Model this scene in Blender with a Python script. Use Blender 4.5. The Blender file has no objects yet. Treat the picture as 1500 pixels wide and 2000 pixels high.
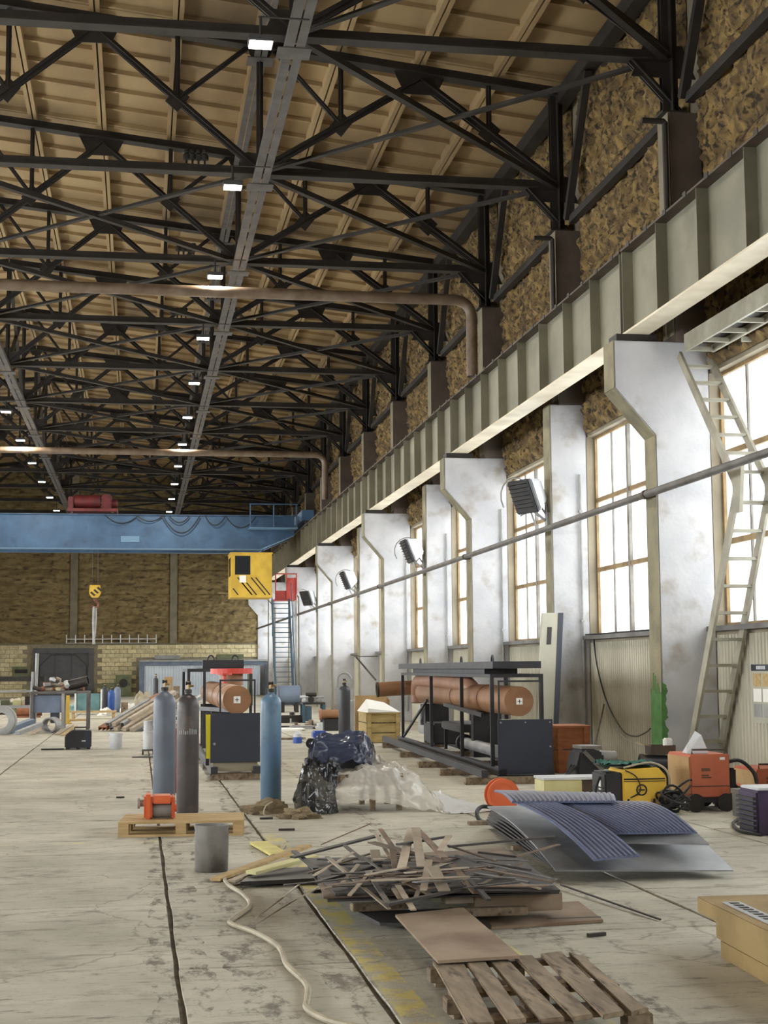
import bpy, bmesh, math, random
from mathutils import Vector, Matrix, noise
R = random.Random(7)
S = bpy.context.scene
COL = S.collection
PI = math.pi

# ------------------------------------------------------------------ camera
FPX, CAMZ, VPX, VPY, ROLL = 2900.0, 1.6, 270.0, 1308.0, 0.010
_d = Vector(((VPX-750)/FPX, (VPY-1000)/FPX, 1.0)).normalized()      # hall axis in camera coordinates (x right, y down, z forward)
_u = Vector((ROLL, -1.0, 0.0)); _u = (_u - _d*_u.dot(_d)).normalized()
_x = _u.cross(_d)
if _x.x < 0: _x = -_x
C_R, C_D, C_F = Vector((_x.x, _d.x, _u.x)), Vector((_x.y, _d.y, _u.y)), Vector((_x.z, _d.z, _u.z))
cam = bpy.data.cameras.new('camera'); cam_o = bpy.data.objects.new('camera', cam); COL.objects.link(cam_o)
cam.sensor_fit = 'HORIZONTAL'; cam.sensor_width = 36.0; cam.lens = FPX/1500*36.0
cam.clip_start = 0.1; cam.clip_end = 400
cam_o.matrix_world = Matrix(((C_R.x, -C_D.x, -C_F.x, 0), (C_R.y, -C_D.y, -C_F.y, 0), (C_R.z, -C_D.z, -C_F.z, CAMZ), (0, 0, 0, 1)))
S.camera = cam_o
def ray(px, py): return C_R*((px-750)/FPX) + C_D*((py-1000)/FPX) + C_F
def G(px, py, z=0.0):
    r = ray(px, py); t = (z-CAMZ)/r.z; return Vector((r.x*t, r.y*t, z))
def AY(px, py, Y):
    r = ray(px, py); t = Y/r.y; return Vector((r.x*t, Y, CAMZ+r.z*t))
def AX(px, py, X):
    r = ray(px, py); t = X/r.x; return Vector((X, r.y*t, CAMZ+r.z*t))

# ------------------------------------------------------------------ world, exposure
w = bpy.data.worlds.new('overcast_sky'); S.world = w; w.use_nodes = True
bg = w.node_tree.nodes['Background']; bg.inputs[0].default_value = (0.90, 0.95, 1.0, 1); bg.inputs[1].default_value = 2.2
S.view_settings.view_transform = 'Standard'; S.view_settings.look = 'None'
S.view_settings.gamma = 1.0; S.view_settings.use_curve_mapping = False
S.view_settings.exposure = 0.12
S.cycles.max_bounces = 10; S.cycles.diffuse_bounces = 6; S.cycles.transparent_max_bounces = 16
S.cycles.sample_clamp_indirect = 8.0
S.cycles.caustics_reflective = False; S.cycles.caustics_refractive = False

# hall dimensions
XR, XL, Y0, Y1 = 8.1, -15.9, -15.9, 92.3
RIDGE = -3.9
SILL, T1, T2, WTOP = 2.15, 3.35, 4.62, 5.8
def roof_z(x): return 12.75 + 0.105*(XR-x) if x >= RIDGE else 12.75 + 0.105*(XR-RIDGE) - 0.105*(RIDGE-x)
COLS = [20.1+6*k for k in range(-6, 13)]          # near face of each pier, every second one carries a corbel
BAYS = [(COLS[i]+0.45, COLS[i+1]) for i in range(len(COLS)-1)]
LEFT_BAYS = [(Y0+1+12*i, Y0+11+12*i) for i in range(9)]
def area(name, loc, rot, sx, sy, power, col=(1, 1, 1), spread=PI):
    l = bpy.data.lights.new(name, 'AREA'); l.shape = 'RECTANGLE'; l.size = sx; l.size_y = sy; l.energy = power; l.color = col; l.spread = spread
    o = bpy.data.objects.new(name, l); COL.objects.link(o); o.location = loc; o.rotation_euler = rot; return o
DAY_R, DAY_L = 300, 1950
for a, b in BAYS:                                   # overcast daylight standing in each window opening
    area('daylight', (XR+0.45, (a+b)/2, (SILL+WTOP)/2), (0, PI/2, 0), WTOP-SILL, b-a, DAY_R, (0.95, 0.975, 1.0))
for a, b in LEFT_BAYS[:-2]:
    area('daylight', (XL-0.45, (a+b)/2, (SILL+WTOP)/2), (0, -PI/2, 0), WTOP-SILL, b-a, DAY_L, (0.95, 0.975, 1.0))

# ------------------------------------------------------------------ helpers
def lin(c):
    def f(v):
        v /= 255.0
        return v/12.92 if v <= 0.04045 else ((v+0.055)/1.055)**2.4
    return (f(c[0]), f(c[1]), f(c[2]), 1.0)
MATS = {}
def mat(name, c1, c2=None, scale=3.0, rough=0.7, metal=0.0, bump=0.0, bscale=30.0, stretch=(1, 1, 1), lo=0.35, hi=0.65, vary=0.0, detail=6.0, c3=None, s3=1.0, lo3=0.55, hi3=0.7, coord='Object'):
    m = bpy.data.materials.new(name); m.use_nodes = True; nt = m.node_tree; N = nt.nodes; L = nt.links
    b = N['Principled BSDF']; b.inputs['Roughness'].default_value = rough; b.inputs['Metallic'].default_value = metal
    b.inputs['Base Color'].default_value = lin(c1)
    tc = N.new('ShaderNodeTexCoord'); mp = N.new('ShaderNodeMapping'); mp.inputs['Scale'].default_value = stretch
    if coord == 'World':
        g = N.new('ShaderNodeNewGeometry'); L.new(g.outputs['Position'], mp.inputs['Vector'])
    else: L.new(tc.outputs[coord], mp.inputs['Vector'])
    out = None
    if c2:
        n = N.new('ShaderNodeTexNoise'); n.inputs['Scale'].default_value = scale; n.inputs['Detail'].default_value = detail
        L.new(mp.outputs[0], n.inputs['Vector'])
        r = N.new('ShaderNodeValToRGB'); r.color_ramp.elements[0].position = lo; r.color_ramp.elements[1].position = hi
        r.color_ramp.elements[0].color = lin(c1); r.color_ramp.elements[1].color = lin(c2)
        L.new(n.outputs['Fac'], r.inputs[0]); out = r.outputs[0]
        if c3:
            n3 = N.new('ShaderNodeTexNoise'); n3.inputs['Scale'].default_value = s3; n3.inputs['Detail'].default_value = 8; L.new(mp.outputs[0], n3.inputs['Vector'])
            r3 = N.new('ShaderNodeMapRange'); r3.inputs[1].default_value = lo3; r3.inputs[2].default_value = hi3; L.new(n3.outputs['Fac'], r3.inputs[0])
            mx = N.new('ShaderNodeMix'); mx.data_type = 'RGBA'; mx.inputs['B'].default_value = lin(c3)
            L.new(r3.outputs[0], mx.inputs['Factor']); L.new(out, mx.inputs['A']); out = mx.outputs['Result']
        if vary:
            oi = N.new('ShaderNodeObjectInfo'); mr = N.new('ShaderNodeMapRange'); mr.inputs[3].default_value = 1-vary; mr.inputs[4].default_value = 1+vary
            L.new(oi.outputs['Random'], mr.inputs[0]); hs = N.new('ShaderNodeHueSaturation'); L.new(mr.outputs[0], hs.inputs['Value']); L.new(out, hs.inputs['Color']); out = hs.outputs[0]
        L.new(out, b.inputs['Base Color'])
    if bump:
        n2 = N.new('ShaderNodeTexNoise'); n2.inputs['Scale'].default_value = bscale; n2.inputs['Detail'].default_value = 5; L.new(mp.outputs[0], n2.inputs['Vector'])
        bp = N.new('ShaderNodeBump'); bp.inputs['Strength'].default_value = bump; bp.inputs['Distance'].default_value = 0.02
        L.new(n2.outputs['Fac'], bp.inputs['Height']); L.new(bp.outputs[0], b.inputs['Normal'])
    MATS[name] = m; return m
def emis(name, c, s):
    m = bpy.data.materials.new(name); m.use_nodes = True; b = m.node_tree.nodes['Principled BSDF']
    b.inputs['Base Color'].default_value = lin(c); b.inputs['Emission Color'].default_value = lin(c); b.inputs['Emission Strength'].default_value = s
    MATS[name] = m; return m

class MB:
    def __init__(s): s.v = []; s.f = []
    def add(s, vs, fs):
        o = len(s.v); s.v += [Vector(v) for v in vs]; s.f += [tuple(i+o for i in f) for f in fs]; return s
    def box(s, x0, y0, z0, x1, y1, z1):
        return s.add([(x0,y0,z0),(x1,y0,z0),(x1,y1,z0),(x0,y1,z0),(x0,y0,z1),(x1,y0,z1),(x1,y1,z1),(x0,y1,z1)],
                     [(0,3,2,1),(4,5,6,7),(0,1,5,4),(1,2,6,5),(2,3,7,6),(3,0,4,7)])
    def hexa(s, b4, t4):                         # eight corners, bottom loop then top loop
        return s.add(list(b4)+list(t4), [(0,3,2,1),(4,5,6,7),(0,1,5,4),(1,2,6,5),(2,3,7,6),(3,0,4,7)])
    def bar(s, p, q, w, h, up=(0,0,1), off=(0,0)):
        p, q, up = Vector(p), Vector(q), Vector(up); d = (q-p).normalized()
        if abs(d.dot(up)) > 0.97: up = Vector((0,1,0)) if abs(d.y) < 0.9 else Vector((1,0,0))
        a = d.cross(up).normalized(); b = a.cross(d).normalized()
        c = a*off[0]+b*off[1]
        k = [a*(-w/2)-b*(h/2)+c, a*(w/2)-b*(h/2)+c, a*(w/2)+b*(h/2)+c, a*(-w/2)+b*(h/2)+c]
        return s.add([p+x for x in k]+[q+x for x in k], [(3,2,1,0),(4,5,6,7),(0,1,5,4),(1,2,6,5),(2,3,7,6),(3,0,4,7)])
    def cyl(s, p, q, r, n=12, r2=None, caps=True):
        p, q = Vector(p), Vector(q); r2 = r if r2 is None else r2
        d = (q-p).normalized(); a = d.orthogonal().normalized(); b = d.cross(a); o = len(s.v)
        for c, rr in ((p, r), (q, r2)):
            for i in range(n): t = 2*PI*i/n; s.v.append(c+(a*math.cos(t)+b*math.sin(t))*rr)
        for i in range(n): j = (i+1) % n; s.f.append((o+i, o+j, o+n+j, o+n+i))
        if caps: s.f.append(tuple(o+n-1-i for i in range(n))); s.f.append(tuple(o+n+i for i in range(n)))
        return s
    def hollow(s, p, q, r, ri, n=16):
        p, q = Vector(p), Vector(q); d = (q-p).normalized(); a = d.orthogonal().normalized(); b = d.cross(a); o = len(s.v)
        for c, rr in ((p, r), (q, r), (q, ri), (p, ri)):
            for i in range(n): t = 2*PI*i/n; s.v.append(c+(a*math.cos(t)+b*math.sin(t))*rr)
        for k in range(4):
            for i in range(n): j = (i+1) % n; k2 = (k+1) % 4; s.f.append((o+k*n+i, o+k*n+j, o+k2*n+j, o+k2*n+i))
        return s
    def tube(s, pts, r, n=7):
        pts = [Vector(p) for p in pts]; o = len(s.v); a = None
        for i, p in enumerate(pts):
            d = (pts[min(i+1, len(pts)-1)]-pts[max(i-1, 0)]).normalized()
            a = d.orthogonal().normalized() if a is None else (a-d*a.dot(d)).normalized()
            b = d.cross(a)
            for k in range(n): t = 2*PI*k/n; s.v.append(p+(a*math.cos(t)+b*math.sin(t))*r)
        for i in range(len(pts)-1):
            for k in range(n): j = (k+1) % n; s.f.append((o+i*n+k, o+i*n+j, o+(i+1)*n+j, o+(i+1)*n+k))
        s.f.append(tuple(o+n-1-k for k in range(n))); e = o+(len(pts)-1)*n; s.f.append(tuple(e+k for k in range(n)))
        return s
    def lathe(s, prof, c=(0,0,0), n=20, axis='Z'):
        c = Vector(c); o = len(s.v)
        for r, z in prof:
            for i in range(n):
                t = 2*PI*i/n; x, y = r*math.cos(t), r*math.sin(t)
                s.v.append(c+(Vector((x,y,z)) if axis == 'Z' else Vector((x,z,y)) if axis == 'Y' else Vector((z,x,y))))
        m = len(prof)
        for k in range(m-1):
            for i in range(n): j = (i+1) % n; s.f.append((o+k*n+i, o+k*n+j, o+(k+1)*n+j, o+(k+1)*n+i))
        s.f.append(tuple(o+n-1-i for i in range(n))); s.f.append(tuple(o+(m-1)*n+i for i in range(n)))
        return s
    def prism(s, poly, axis, a, b):              # polygon in the two other axes, extruded along axis from a to b
        n = len(poly)
        def P(u, v, w): return {'X': (w,u,v), 'Y': (u,w,v), 'Z': (u,v,w)}[axis]
        return s.add([P(u,v,a) for u,v in poly]+[P(u,v,b) for u,v in poly],
                     [tuple(range(n))[::-1], tuple(range(n,2*n))]+[(i,(i+1)%n,n+(i+1)%n,n+i) for i in range(n)])
    def plate(s, pts, t):                        # planar polygon of any orientation with thickness
        pts = [Vector(p) for p in pts]; nrm = (pts[1]-pts[0]).cross(pts[2]-pts[0]).normalized()*t; n = len(pts)
        return s.add(pts+[p+nrm for p in pts], [tuple(range(n))[::-1], tuple(range(n,2*n))]+[(i,(i+1)%n,n+(i+1)%n,n+i) for i in range(n)])
    def mesh(s, name, m, bev=0.0, smooth=False):
        me = bpy.data.meshes.new(name); me.from_pydata([tuple(v) for v in s.v], [], s.f); me.update()
        bm = bmesh.new(); bm.from_mesh(me); bmesh.ops.recalc_face_normals(bm, faces=bm.faces)
        if bev: bmesh.ops.bevel(bm, geom=[e for e in bm.edges if e.is_manifold and e.calc_face_angle(0) > 0.5], offset=bev, segments=2, affect='EDGES', clamp_overlap=True)
        bm.to_mesh(me); bm.free()
        if smooth: me.shade_smooth(); me.set_sharp_from_angle(angle=0.7)
        if m: me.materials.append(MATS[m] if isinstance(m, str) else m)
        return me
    def build(s, name, m, parent=None, bev=0.0, smooth=False, world=False):
        if world and parent is not None:
            loc, rz = FR[parent.name]; q = Matrix.Rotation(-rz, 3, 'Z'); s.v = [q@(v-loc) for v in s.v]
        return link(name, s.mesh(name, m, bev, smooth), parent)
FR = {}
def link(name, me, parent=None, loc=(0,0,0), rot=(0,0,0), scale=(1,1,1)):
    o = bpy.data.objects.new(name, me); COL.objects.link(o); o.location = loc; o.rotation_euler = rot; o.scale = scale
    if parent is not None: o.parent = parent
    return o
def tag(o, label, cat, group=None):
    o['label'] = label; o['category'] = cat
    if group: o['group'] = group
    return o
def thing(name, label, cat, loc=(0,0,0), rz=0.0, group=None):
    o = bpy.data.objects.new(name, None); COL.objects.link(o); o.location = loc; o.rotation_euler = (0,0,rz); o.empty_display_size = 0.1
    FR[o.name] = (Vector(loc), rz); return tag(o, label, cat, group)
def struct(o): o['kind'] = 'structure'; return o
def dup(root, loc, rz=None, label=None, group=None):
    r = root.copy(); COL.objects.link(r); r.location = loc
    if rz is not None: r.rotation_euler = (0,0,rz)
    FR[r.name] = (Vector(loc), r.rotation_euler[2])
    if label: r['label'] = label
    if group: r['group'] = group
    for ch in list(root.children):
        c = ch.copy(); COL.objects.link(c); c.parent = r
        for g in ch.children:
            d = g.copy(); COL.objects.link(d); d.parent = c
    return r
def origin_to(o, p):                              # move a mesh's origin to p without moving the mesh
    p = Vector(p); o.data.transform(Matrix.Translation(-p)); o.location = p; return o
def single(name, mb, m, label, cat, group=None, bev=0.0, smooth=False):   # a thing that is one mesh, its origin at its base
    me = mb.mesh(name, m, bev, smooth)
    xs = [v.co for v in me.vertices]; c = Vector(((min(v.x for v in xs)+max(v.x for v in xs))/2, (min(v.y for v in xs)+max(v.y for v in xs))/2, min(v.z for v in xs)))
    me.transform(Matrix.Translation(-c)); return tag(link(name, me, None, c), label, cat, group)
def smooth_path(pts, n=6):
    pts = [Vector(p) for p in pts]; out = []
    for i in range(len(pts)-1):
        p0, p1, p2, p3 = pts[max(i-1,0)], pts[i], pts[i+1], pts[min(i+2, len(pts)-1)]
        for k in range(n):
            t = k/n; out.append(0.5*((2*p1)+(p2-p0)*t+(2*p0-5*p1+4*p2-p3)*t*t+(3*p1-p0-3*p2+p3)*t**3))
    return out+[pts[-1]]

# ------------------------------------------------------------------ materials
mat('steel_dark', (31,27,25), (48,42,37), 2.0, 0.6, 0.0)
mat('steel_grey', (104,101,98), (78,74,70), 2.5, 0.55)
mat('roof_concrete', (164,140,101), (138,114,79), 0.7, 0.9, bump=0.2, bscale=6, c3=(112,94,70), s3=0.5, lo3=0.52, hi3=0.72, vary=0.07, stretch=(1,0.35,1), coord='World')
mat('foam', (138,114,68), (88,70,41), 4.0, 0.95, bump=1.0, bscale=22, c3=(50,38,25), s3=9.0, lo3=0.50, hi3=0.63, coord='World', lo=0.36, hi=0.6)  # dark noise blotches put the shade of crevices into the colour
mat('foam_end', (138,120,82), (108,92,60), 3.0, 0.95, bump=0.9, bscale=9, c3=(78,66,46), s3=4.0, lo3=0.55, hi3=0.66, coord='World', stretch=(0.5,1,1.6))
mat('wall_concrete', (150,140,120), (126,116,98), 1.5, 0.9)
mat('plaster_white', (188,187,188), (170,170,173), 1.6, 0.85, bump=0.25, bscale=18, c3=(150,142,130), s3=2.2, lo3=0.56, hi3=0.75, coord='World')
mat('plaster_brown', (98,86,76), (82,72,64), 2.0, 0.9, bump=0.2, bscale=20, coord='World')
mat('paint_khaki', (136,129,104), (112,106,86), 3.0, 0.8, bump=0.3, bscale=25, coord='World')
mat('paint_green', (80,124,66), (64,104,54), 6.0, 0.7)
mat('girder_paint', (128,124,106), (110,106,90), 1.2, 0.55, c3=(96,92,78), s3=1.3, lo3=0.58, hi3=0.8, coord='World')
mat('flange_lit', (222,212,190), (196,184,160), 1.5, 0.6, coord='World')  # window light on the flange underside, put into a pale colour
mat('rail_dark', (60,52,46), (82,66,54), 4.0, 0.6)
mat('corrugated_beige', (186,182,164), (168,163,144), 1.2, 0.6, coord='World', stretch=(1,1,0.2))
mat('corrugated_white', (214,222,230), (196,204,214), 1.2, 0.5, coord='World')
mat('window_tan', (150,128,90), (122,96,62), 4.0, 0.7, coord='World')
mat('window_grey', (134,130,122), (108,102,94), 4.0, 0.6, coord='World')
mat('brick_yellow', (214,202,162), (190,174,134), 6.0, 0.9, vary=0.14, coord='World')
mat('mortar', (150,140,116), (132,122,100), 6.0, 0.95)
mat('concrete_pilaster', (128,120,100), (112,104,86), 2.0, 0.9, coord='World')
mat('joint_dirt', (104,96,82), (72,64,54), 6.0, 0.98, coord='World')
mat('gate_grey', (84,84,86), (74,74,76), 3.0, 0.6)
mat('black_metal', (30,30,34), (40,38,40), 3.0, 0.5)
mat('navy_panel', (38,42,54), (44,48,60), 2.0, 0.55)
mat('lamp_body', (70,70,72), None, rough=0.5)
emis('lamp_glow', (255,252,238), 26.0)

def glass():
    m = bpy.data.materials.new('frosted_pane'); m.use_nodes = True; nt = m.node_tree; N, L = nt.nodes, nt.links
    N.remove(N['Principled BSDF']); out = N['Material Output']
    t = N.new('ShaderNodeBsdfTransparent'); t.inputs[0].default_value = (0.97,0.98,0.98,1)
    d = N.new('ShaderNodeBsdfTranslucent'); d.inputs[0].default_value = (0.9,0.9,0.88,1)
    gl = N.new('ShaderNodeBsdfGlossy'); gl.inputs['Roughness'].default_value = 0.25
    n = N.new('ShaderNodeTexNoise'); n.inputs['Scale'].default_value = 2.5; tc = N.new('ShaderNodeTexCoord'); L.new(tc.outputs['Object'], n.inputs['Vector'])
    r = N.new('ShaderNodeMapRange'); r.inputs[3].default_value = 0.25; r.inputs[4].default_value = 0.55; L.new(n.outputs['Fac'], r.inputs[0])
    m1 = N.new('ShaderNodeMixShader'); L.new(r.outputs[0], m1.inputs[0]); L.new(t.outputs[0], m1.inputs[1]); L.new(d.outputs[0], m1.inputs[2])
    m2 = N.new('ShaderNodeMixShader'); m2.inputs[0].default_value = 0.05; L.new(m1.outputs[0], m2.inputs[1]); L.new(gl.outputs[0], m2.inputs[2]); L.new(m2.outputs[0], out.inputs[0])
    MATS['pane'] = m
glass()

def floor_mat():
    m = bpy.data.materials.new('concrete_floor'); m.use_nodes = True; nt = m.node_tree; N, L = nt.nodes, nt.links
    b = N['Principled BSDF']; b.inputs['Roughness'].default_value = 0.72
    g = N.new('ShaderNodeNewGeometry'); sep = N.new('ShaderNodeSeparateXYZ'); L.new(g.outputs['Position'], sep.inputs[0])
    def nz(sc, det=6, rough=0.6, st=(1,1,1)):
        mp = N.new('ShaderNodeMapping'); mp.inputs['Scale'].default_value = st; L.new(g.outputs['Position'], mp.inputs['Vector'])
        n = N.new('ShaderNodeTexNoise'); n.inputs['Scale'].default_value = sc; n.inputs['Detail'].default_value = det; n.inputs['Roughness'].default_value = rough
        L.new(mp.outputs[0], n.inputs['Vector']); return n.outputs['Fac']
    def mr(x, a, b_, c=0.0, d=1.0):
        r = N.new('ShaderNodeMapRange'); r.inputs[1].default_value = a; r.inputs[2].default_value = b_; r.inputs[3].default_value = c; r.inputs[4].default_value = d; L.new(x, r.inputs[0]); return r.outputs[0]
    def mix(f, a, col):
        k = N.new('ShaderNodeMix'); k.data_type = 'RGBA'; L.new(f, k.inputs['Factor']); L.new(a, k.inputs['A']); k.inputs['B'].default_value = lin(col); return k.outputs['Result']
    def mul(a, b_):
        k = N.new('ShaderNodeMath'); k.operation = 'MULTIPLY'; L.new(a, k.inputs[0]); L.new(b_, k.inputs[1]); return k.outputs[0]
    rp = N.new('ShaderNodeValToRGB'); L.new(nz(0.9, 8, 0.65), rp.inputs[0])
    e = rp.color_ramp.elements; e[0].position = 0.3; e[0].color = lin((156,152,136)); e[1].position = 0.7; e[1].color = lin((198,193,177))
    c = mix(mr(nz(0.35, 5), 0.55, 0.75, 0, 0.55), rp.outputs[0], (150,140,122))
    c = mix(mr(nz(3.2, 8, 0.7, (1.0,1.0,1)), 0.56, 0.72, 0, 0.7), c, (122,113,98))
    c = mix(mr(nz(16, 6, 0.7), 0.6, 0.72, 0, 0.6), c, (104,95,82))
    c = mix(mr(nz(9, 8, 0.75, (0.25,1.4,1)), 0.60, 0.68, 0, 0.65), c, (110,101,88))
    c = mix(mr(nz(1.3, 8, 0.75), 0.66, 0.72, 0, 0.75), c, (82,74,62))
    c = mix(mr(nz(2.2, 9, 0.8, (0.45,2.2,1)), 0.54, 0.62, 0, 0.6), c, (112,104,90))
    c = mix(mr(nz(5.5, 9, 0.8, (0.5,2.0,1)), 0.57, 0.63, 0, 0.75), c, (92,84,71))
    c = mix(mr(nz(0.55, 9, 0.75), 0.60, 0.66, 0, 0.6), c, (104,96,82))
    vo = N.new('ShaderNodeTexVoronoi'); vo.feature = 'DISTANCE_TO_EDGE'; vo.inputs['Scale'].default_value = 0.55
    va = N.new('ShaderNodeVectorMath'); va.operation = 'MULTIPLY_ADD'; nv = N.new('ShaderNodeTexNoise'); nv.inputs['Scale'].default_value = 2.0; nv.inputs['Detail'].default_value = 6; L.new(g.outputs['Position'], nv.inputs['Vector'])
    L.new(nv.outputs['Color'], va.inputs[0]); va.inputs[1].default_value = (0.9,0.9,0); L.new(g.outputs['Position'], va.inputs[2]); L.new(va.outputs[0], vo.inputs['Vector'])
    c = mix(mr(vo.outputs['Distance'], 0.0, 0.010, 0.5, 0.0), c, (84,76,64))
    c = mix(mr(nz(26, 4, 0.6), 0.68, 0.74, 0, 0.6), c, (226,222,212))
    # dirt tracked along the slab joints
    for xa, xb in ((0.08, 0.40), (0.48, 0.74), (0.98, 1.20), (2.3, 2.5)):
        k = N.new('ShaderNodeMath'); k.operation = 'COMPARE'; k.inputs[1].default_value = (xa+xb)/2; k.inputs[2].default_value = (xb-xa)/2
        wv = N.new('ShaderNodeMath'); wv.operation = 'MULTIPLY_ADD'; L.new(nz(1.1, 3), wv.inputs[0]); wv.inputs[1].default_value = 0.3; L.new(sep.outputs['X'], wv.inputs[2])
        sh = N.new('ShaderNodeMath'); sh.operation = 'SUBTRACT'; L.new(wv.outputs[0], sh.inputs[0]); sh.inputs[1].default_value = 0.15; L.new(sh.outputs[0], k.inputs[0])
        c = mix(mul(k.outputs[0], mr(nz(3.4, 8, 0.75, (1.6,0.7,1)), 0.50, 0.60, 0, 0.8)), c, (84,75,62))
    # worn yellow marking lines
    def band(v, a, b_):
        k = N.new('ShaderNodeMath'); k.operation = 'COMPARE'; k.inputs[1].default_value = (a+b_)/2; k.inputs[2].default_value = (b_-a)/2; L.new(v, k.inputs[0]); return k.outputs[0]
    worn = mr(nz(4.0, 8, 0.7), 0.44, 0.56, 0, 0.85)
    c = mix(mul(mul(band(sep.outputs['X'], 1.21, 1.37), band(sep.outputs['Y'], 5.0, 14.6)), worn), c, (206,190,98))
    c = mix(mul(mul(band(sep.outputs['X'], 2.02, 2.14), band(sep.outputs['Y'], 5.0, 12.0)), worn), c, (196,186,120))
    c = mix(mul(mul(band(sep.outputs['Y'], 14.25, 14.38), band(sep.outputs['X'], -8.0, 0.2)), mr(nz(3.0, 6), 0.5, 0.62, 0, 0.6)), c, (206,196,138))
    oi = N.new('ShaderNodeObjectInfo'); hs = N.new('ShaderNodeHueSaturation'); L.new(mr(oi.outputs['Random'], 0, 1, 0.92, 1.06), hs.inputs['Value']); L.new(c, hs.inputs['Color'])
    L.new(hs.outputs[0], b.inputs['Base Color'])
    bp = N.new('ShaderNodeBump'); bp.inputs['Strength'].default_value = 0.5; bp.inputs['Distance'].default_value = 0.012; L.new(nz(11, 8, 0.7), bp.inputs['Height']); L.new(bp.outputs[0], b.inputs['Normal'])
    MATS['floor'] = m
floor_mat()
# ------------------------------------------------------------------ the setting
# floor: dirt-filled bed with concrete slabs on it
fl = struct(MB().box(XL, Y0, -0.3, XR+0.4, Y1+0.4, -0.012).build('floor', 'joint_dirt'))
xj = [-9.9, -7.2, -4.5, -2.1, 0.22, 1.18, 3.6, 5.6, 8.1]
SLAB = {}
def slab(w_, l_):
    k = (round(w_, 2), round(l_, 2))
    if k not in SLAB:
        b = MB(); g = 0.007; n = 10; ch = 0.010
        rr = random.Random(int(k[0]*977+k[1]*31))
        def edge(a, c):
            out = []
            for i in range(n):
                t = i/n; p = Vector(a).lerp(Vector(c), t); out.append(p+Vector((rr.uniform(-g, g)*0.8, rr.uniform(-g, g)*0.8, 0)))
            return out
        lo = edge((g,g,0), (w_-g,g,0))+edge((w_-g,g,0), (w_-g,l_-g,0))+edge((w_-g,l_-g,0), (g,l_-g,0))+edge((g,l_-g,0), (g,g,0))
        cx, cy = w_/2, l_/2; m_ = len(lo)
        top = [Vector((p.x+(ch if p.x < cx else -ch), p.y+(ch if p.y < cy else -ch), 0.0)) for p in lo]
        bot = [Vector((p.x, p.y, -0.03)) for p in lo]
        b.add(bot+top, [tuple(range(m_, 2*m_))]+[(i, (i+1) % m_, m_+(i+1) % m_, m_+i) for i in range(m_)])
        SLAB[k] = b.mesh('floor_slab', 'floor')
    return SLAB[k]
for i in range(len(xj)-1):
    yy = 4.6 + (i % 3)*0.7; n = 0
    while yy < Y1 and n < 40:
        l_ = 2.95 if i not in (4,) else 2.95
        if yy+l_ > Y1: l_ = Y1-yy
        if l_ > 0.3: link('floor_slab', slab(xj[i+1]-xj[i], l_), fl, (xj[i], yy, 0))
        yy += l_; n += 1
struct(MB().box(XL, Y0, -0.011, xj[-1], 4.55, 0.0).box(XL, 4.6, -0.011, xj[0]-0.02, Y1, 0.0).build('floor', 'floor'))

# ceiling: sloping deck, ribbed slabs hung under it where the photograph shows them
def roof_quad(b, x0, x1, y0, y1, dz0, dz1):
    b.hexa([(x0,y0,roof_z(x0)+dz0),(x1,y0,roof_z(x1)+dz0),(x1,y1,roof_z(x1)+dz0),(x0,y1,roof_z(x0)+dz0)],
           [(x0,y0,roof_z(x0)+dz1),(x1,y0,roof_z(x1)+dz1),(x1,y1,roof_z(x1)+dz1),(x0,y1,roof_z(x0)+dz1)])
b = MB(); roof_quad(b, XL-0.5, RIDGE, Y0-0.5, Y1+0.5, 0.02, 0.3); roof_quad(b, RIDGE, XR+0.5, Y0-0.5, Y1+0.5, 0.02, 0.3)
ce = struct(b.build('ceiling', 'roof_concrete'))
def ribbed_slab(sgn):
    b = MB(); W_, L_ = 1.5, 6.0; sl = -0.105*sgn
    def sbox(x0, y0, z0, x1, y1, z1):
        b.hexa([(x0,y0,z0+sl*x0),(x1,y0,z0+sl*x1),(x1,y1,z0+sl*x1),(x0,y1,z0+sl*x0)], [(x0,y0,z1+sl*x0),(x1,y0,z1+sl*x1),(x1,y1,z1+sl*x1),(x0,y1,z1+sl*x0)])
    sbox(0.006, 0.01, -0.01, W_-0.006, L_-0.01, 0.018)
    for x in (0.015, W_-0.095): sbox(x, 0.01, -0.22, x+0.08, L_-0.01, -0.01)
    for i in range(7):
        y = 0.02+i*(L_-0.11)/6; sbox(0.095, y, -0.10, W_-0.095, y+0.07, -0.01)
    return b.mesh('roof_slab', 'roof_concrete')
sr, slf = ribbed_slab(1), ribbed_slab(-1)
for j in range(14):
    y = 8.4+6*j-0.03
    for i in range(8): x = RIDGE+1.5*i; link('roof_slab', sr, ce, (x, y, roof_z(x)))
    for i in range(4): x = RIDGE-1.5*(i+1); link('roof_slab', slf, ce, (x, y, roof_z(x)))

# right wall: masonry under and over the windows, piers between
b = MB(); b.box(XR, Y0-0.4, 0, XR+0.4, Y1+0.4, SILL-0.05).box(XR+0.02, Y0-0.4, WTOP, XR+0.4, Y1+0.4, 13.2)
for y in COLS: b.box(XR, y, SILL-0.05, XR+0.4, y+0.45, WTOP)
wr = struct(b.build('wall_right', 'wall_concrete'))
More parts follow.
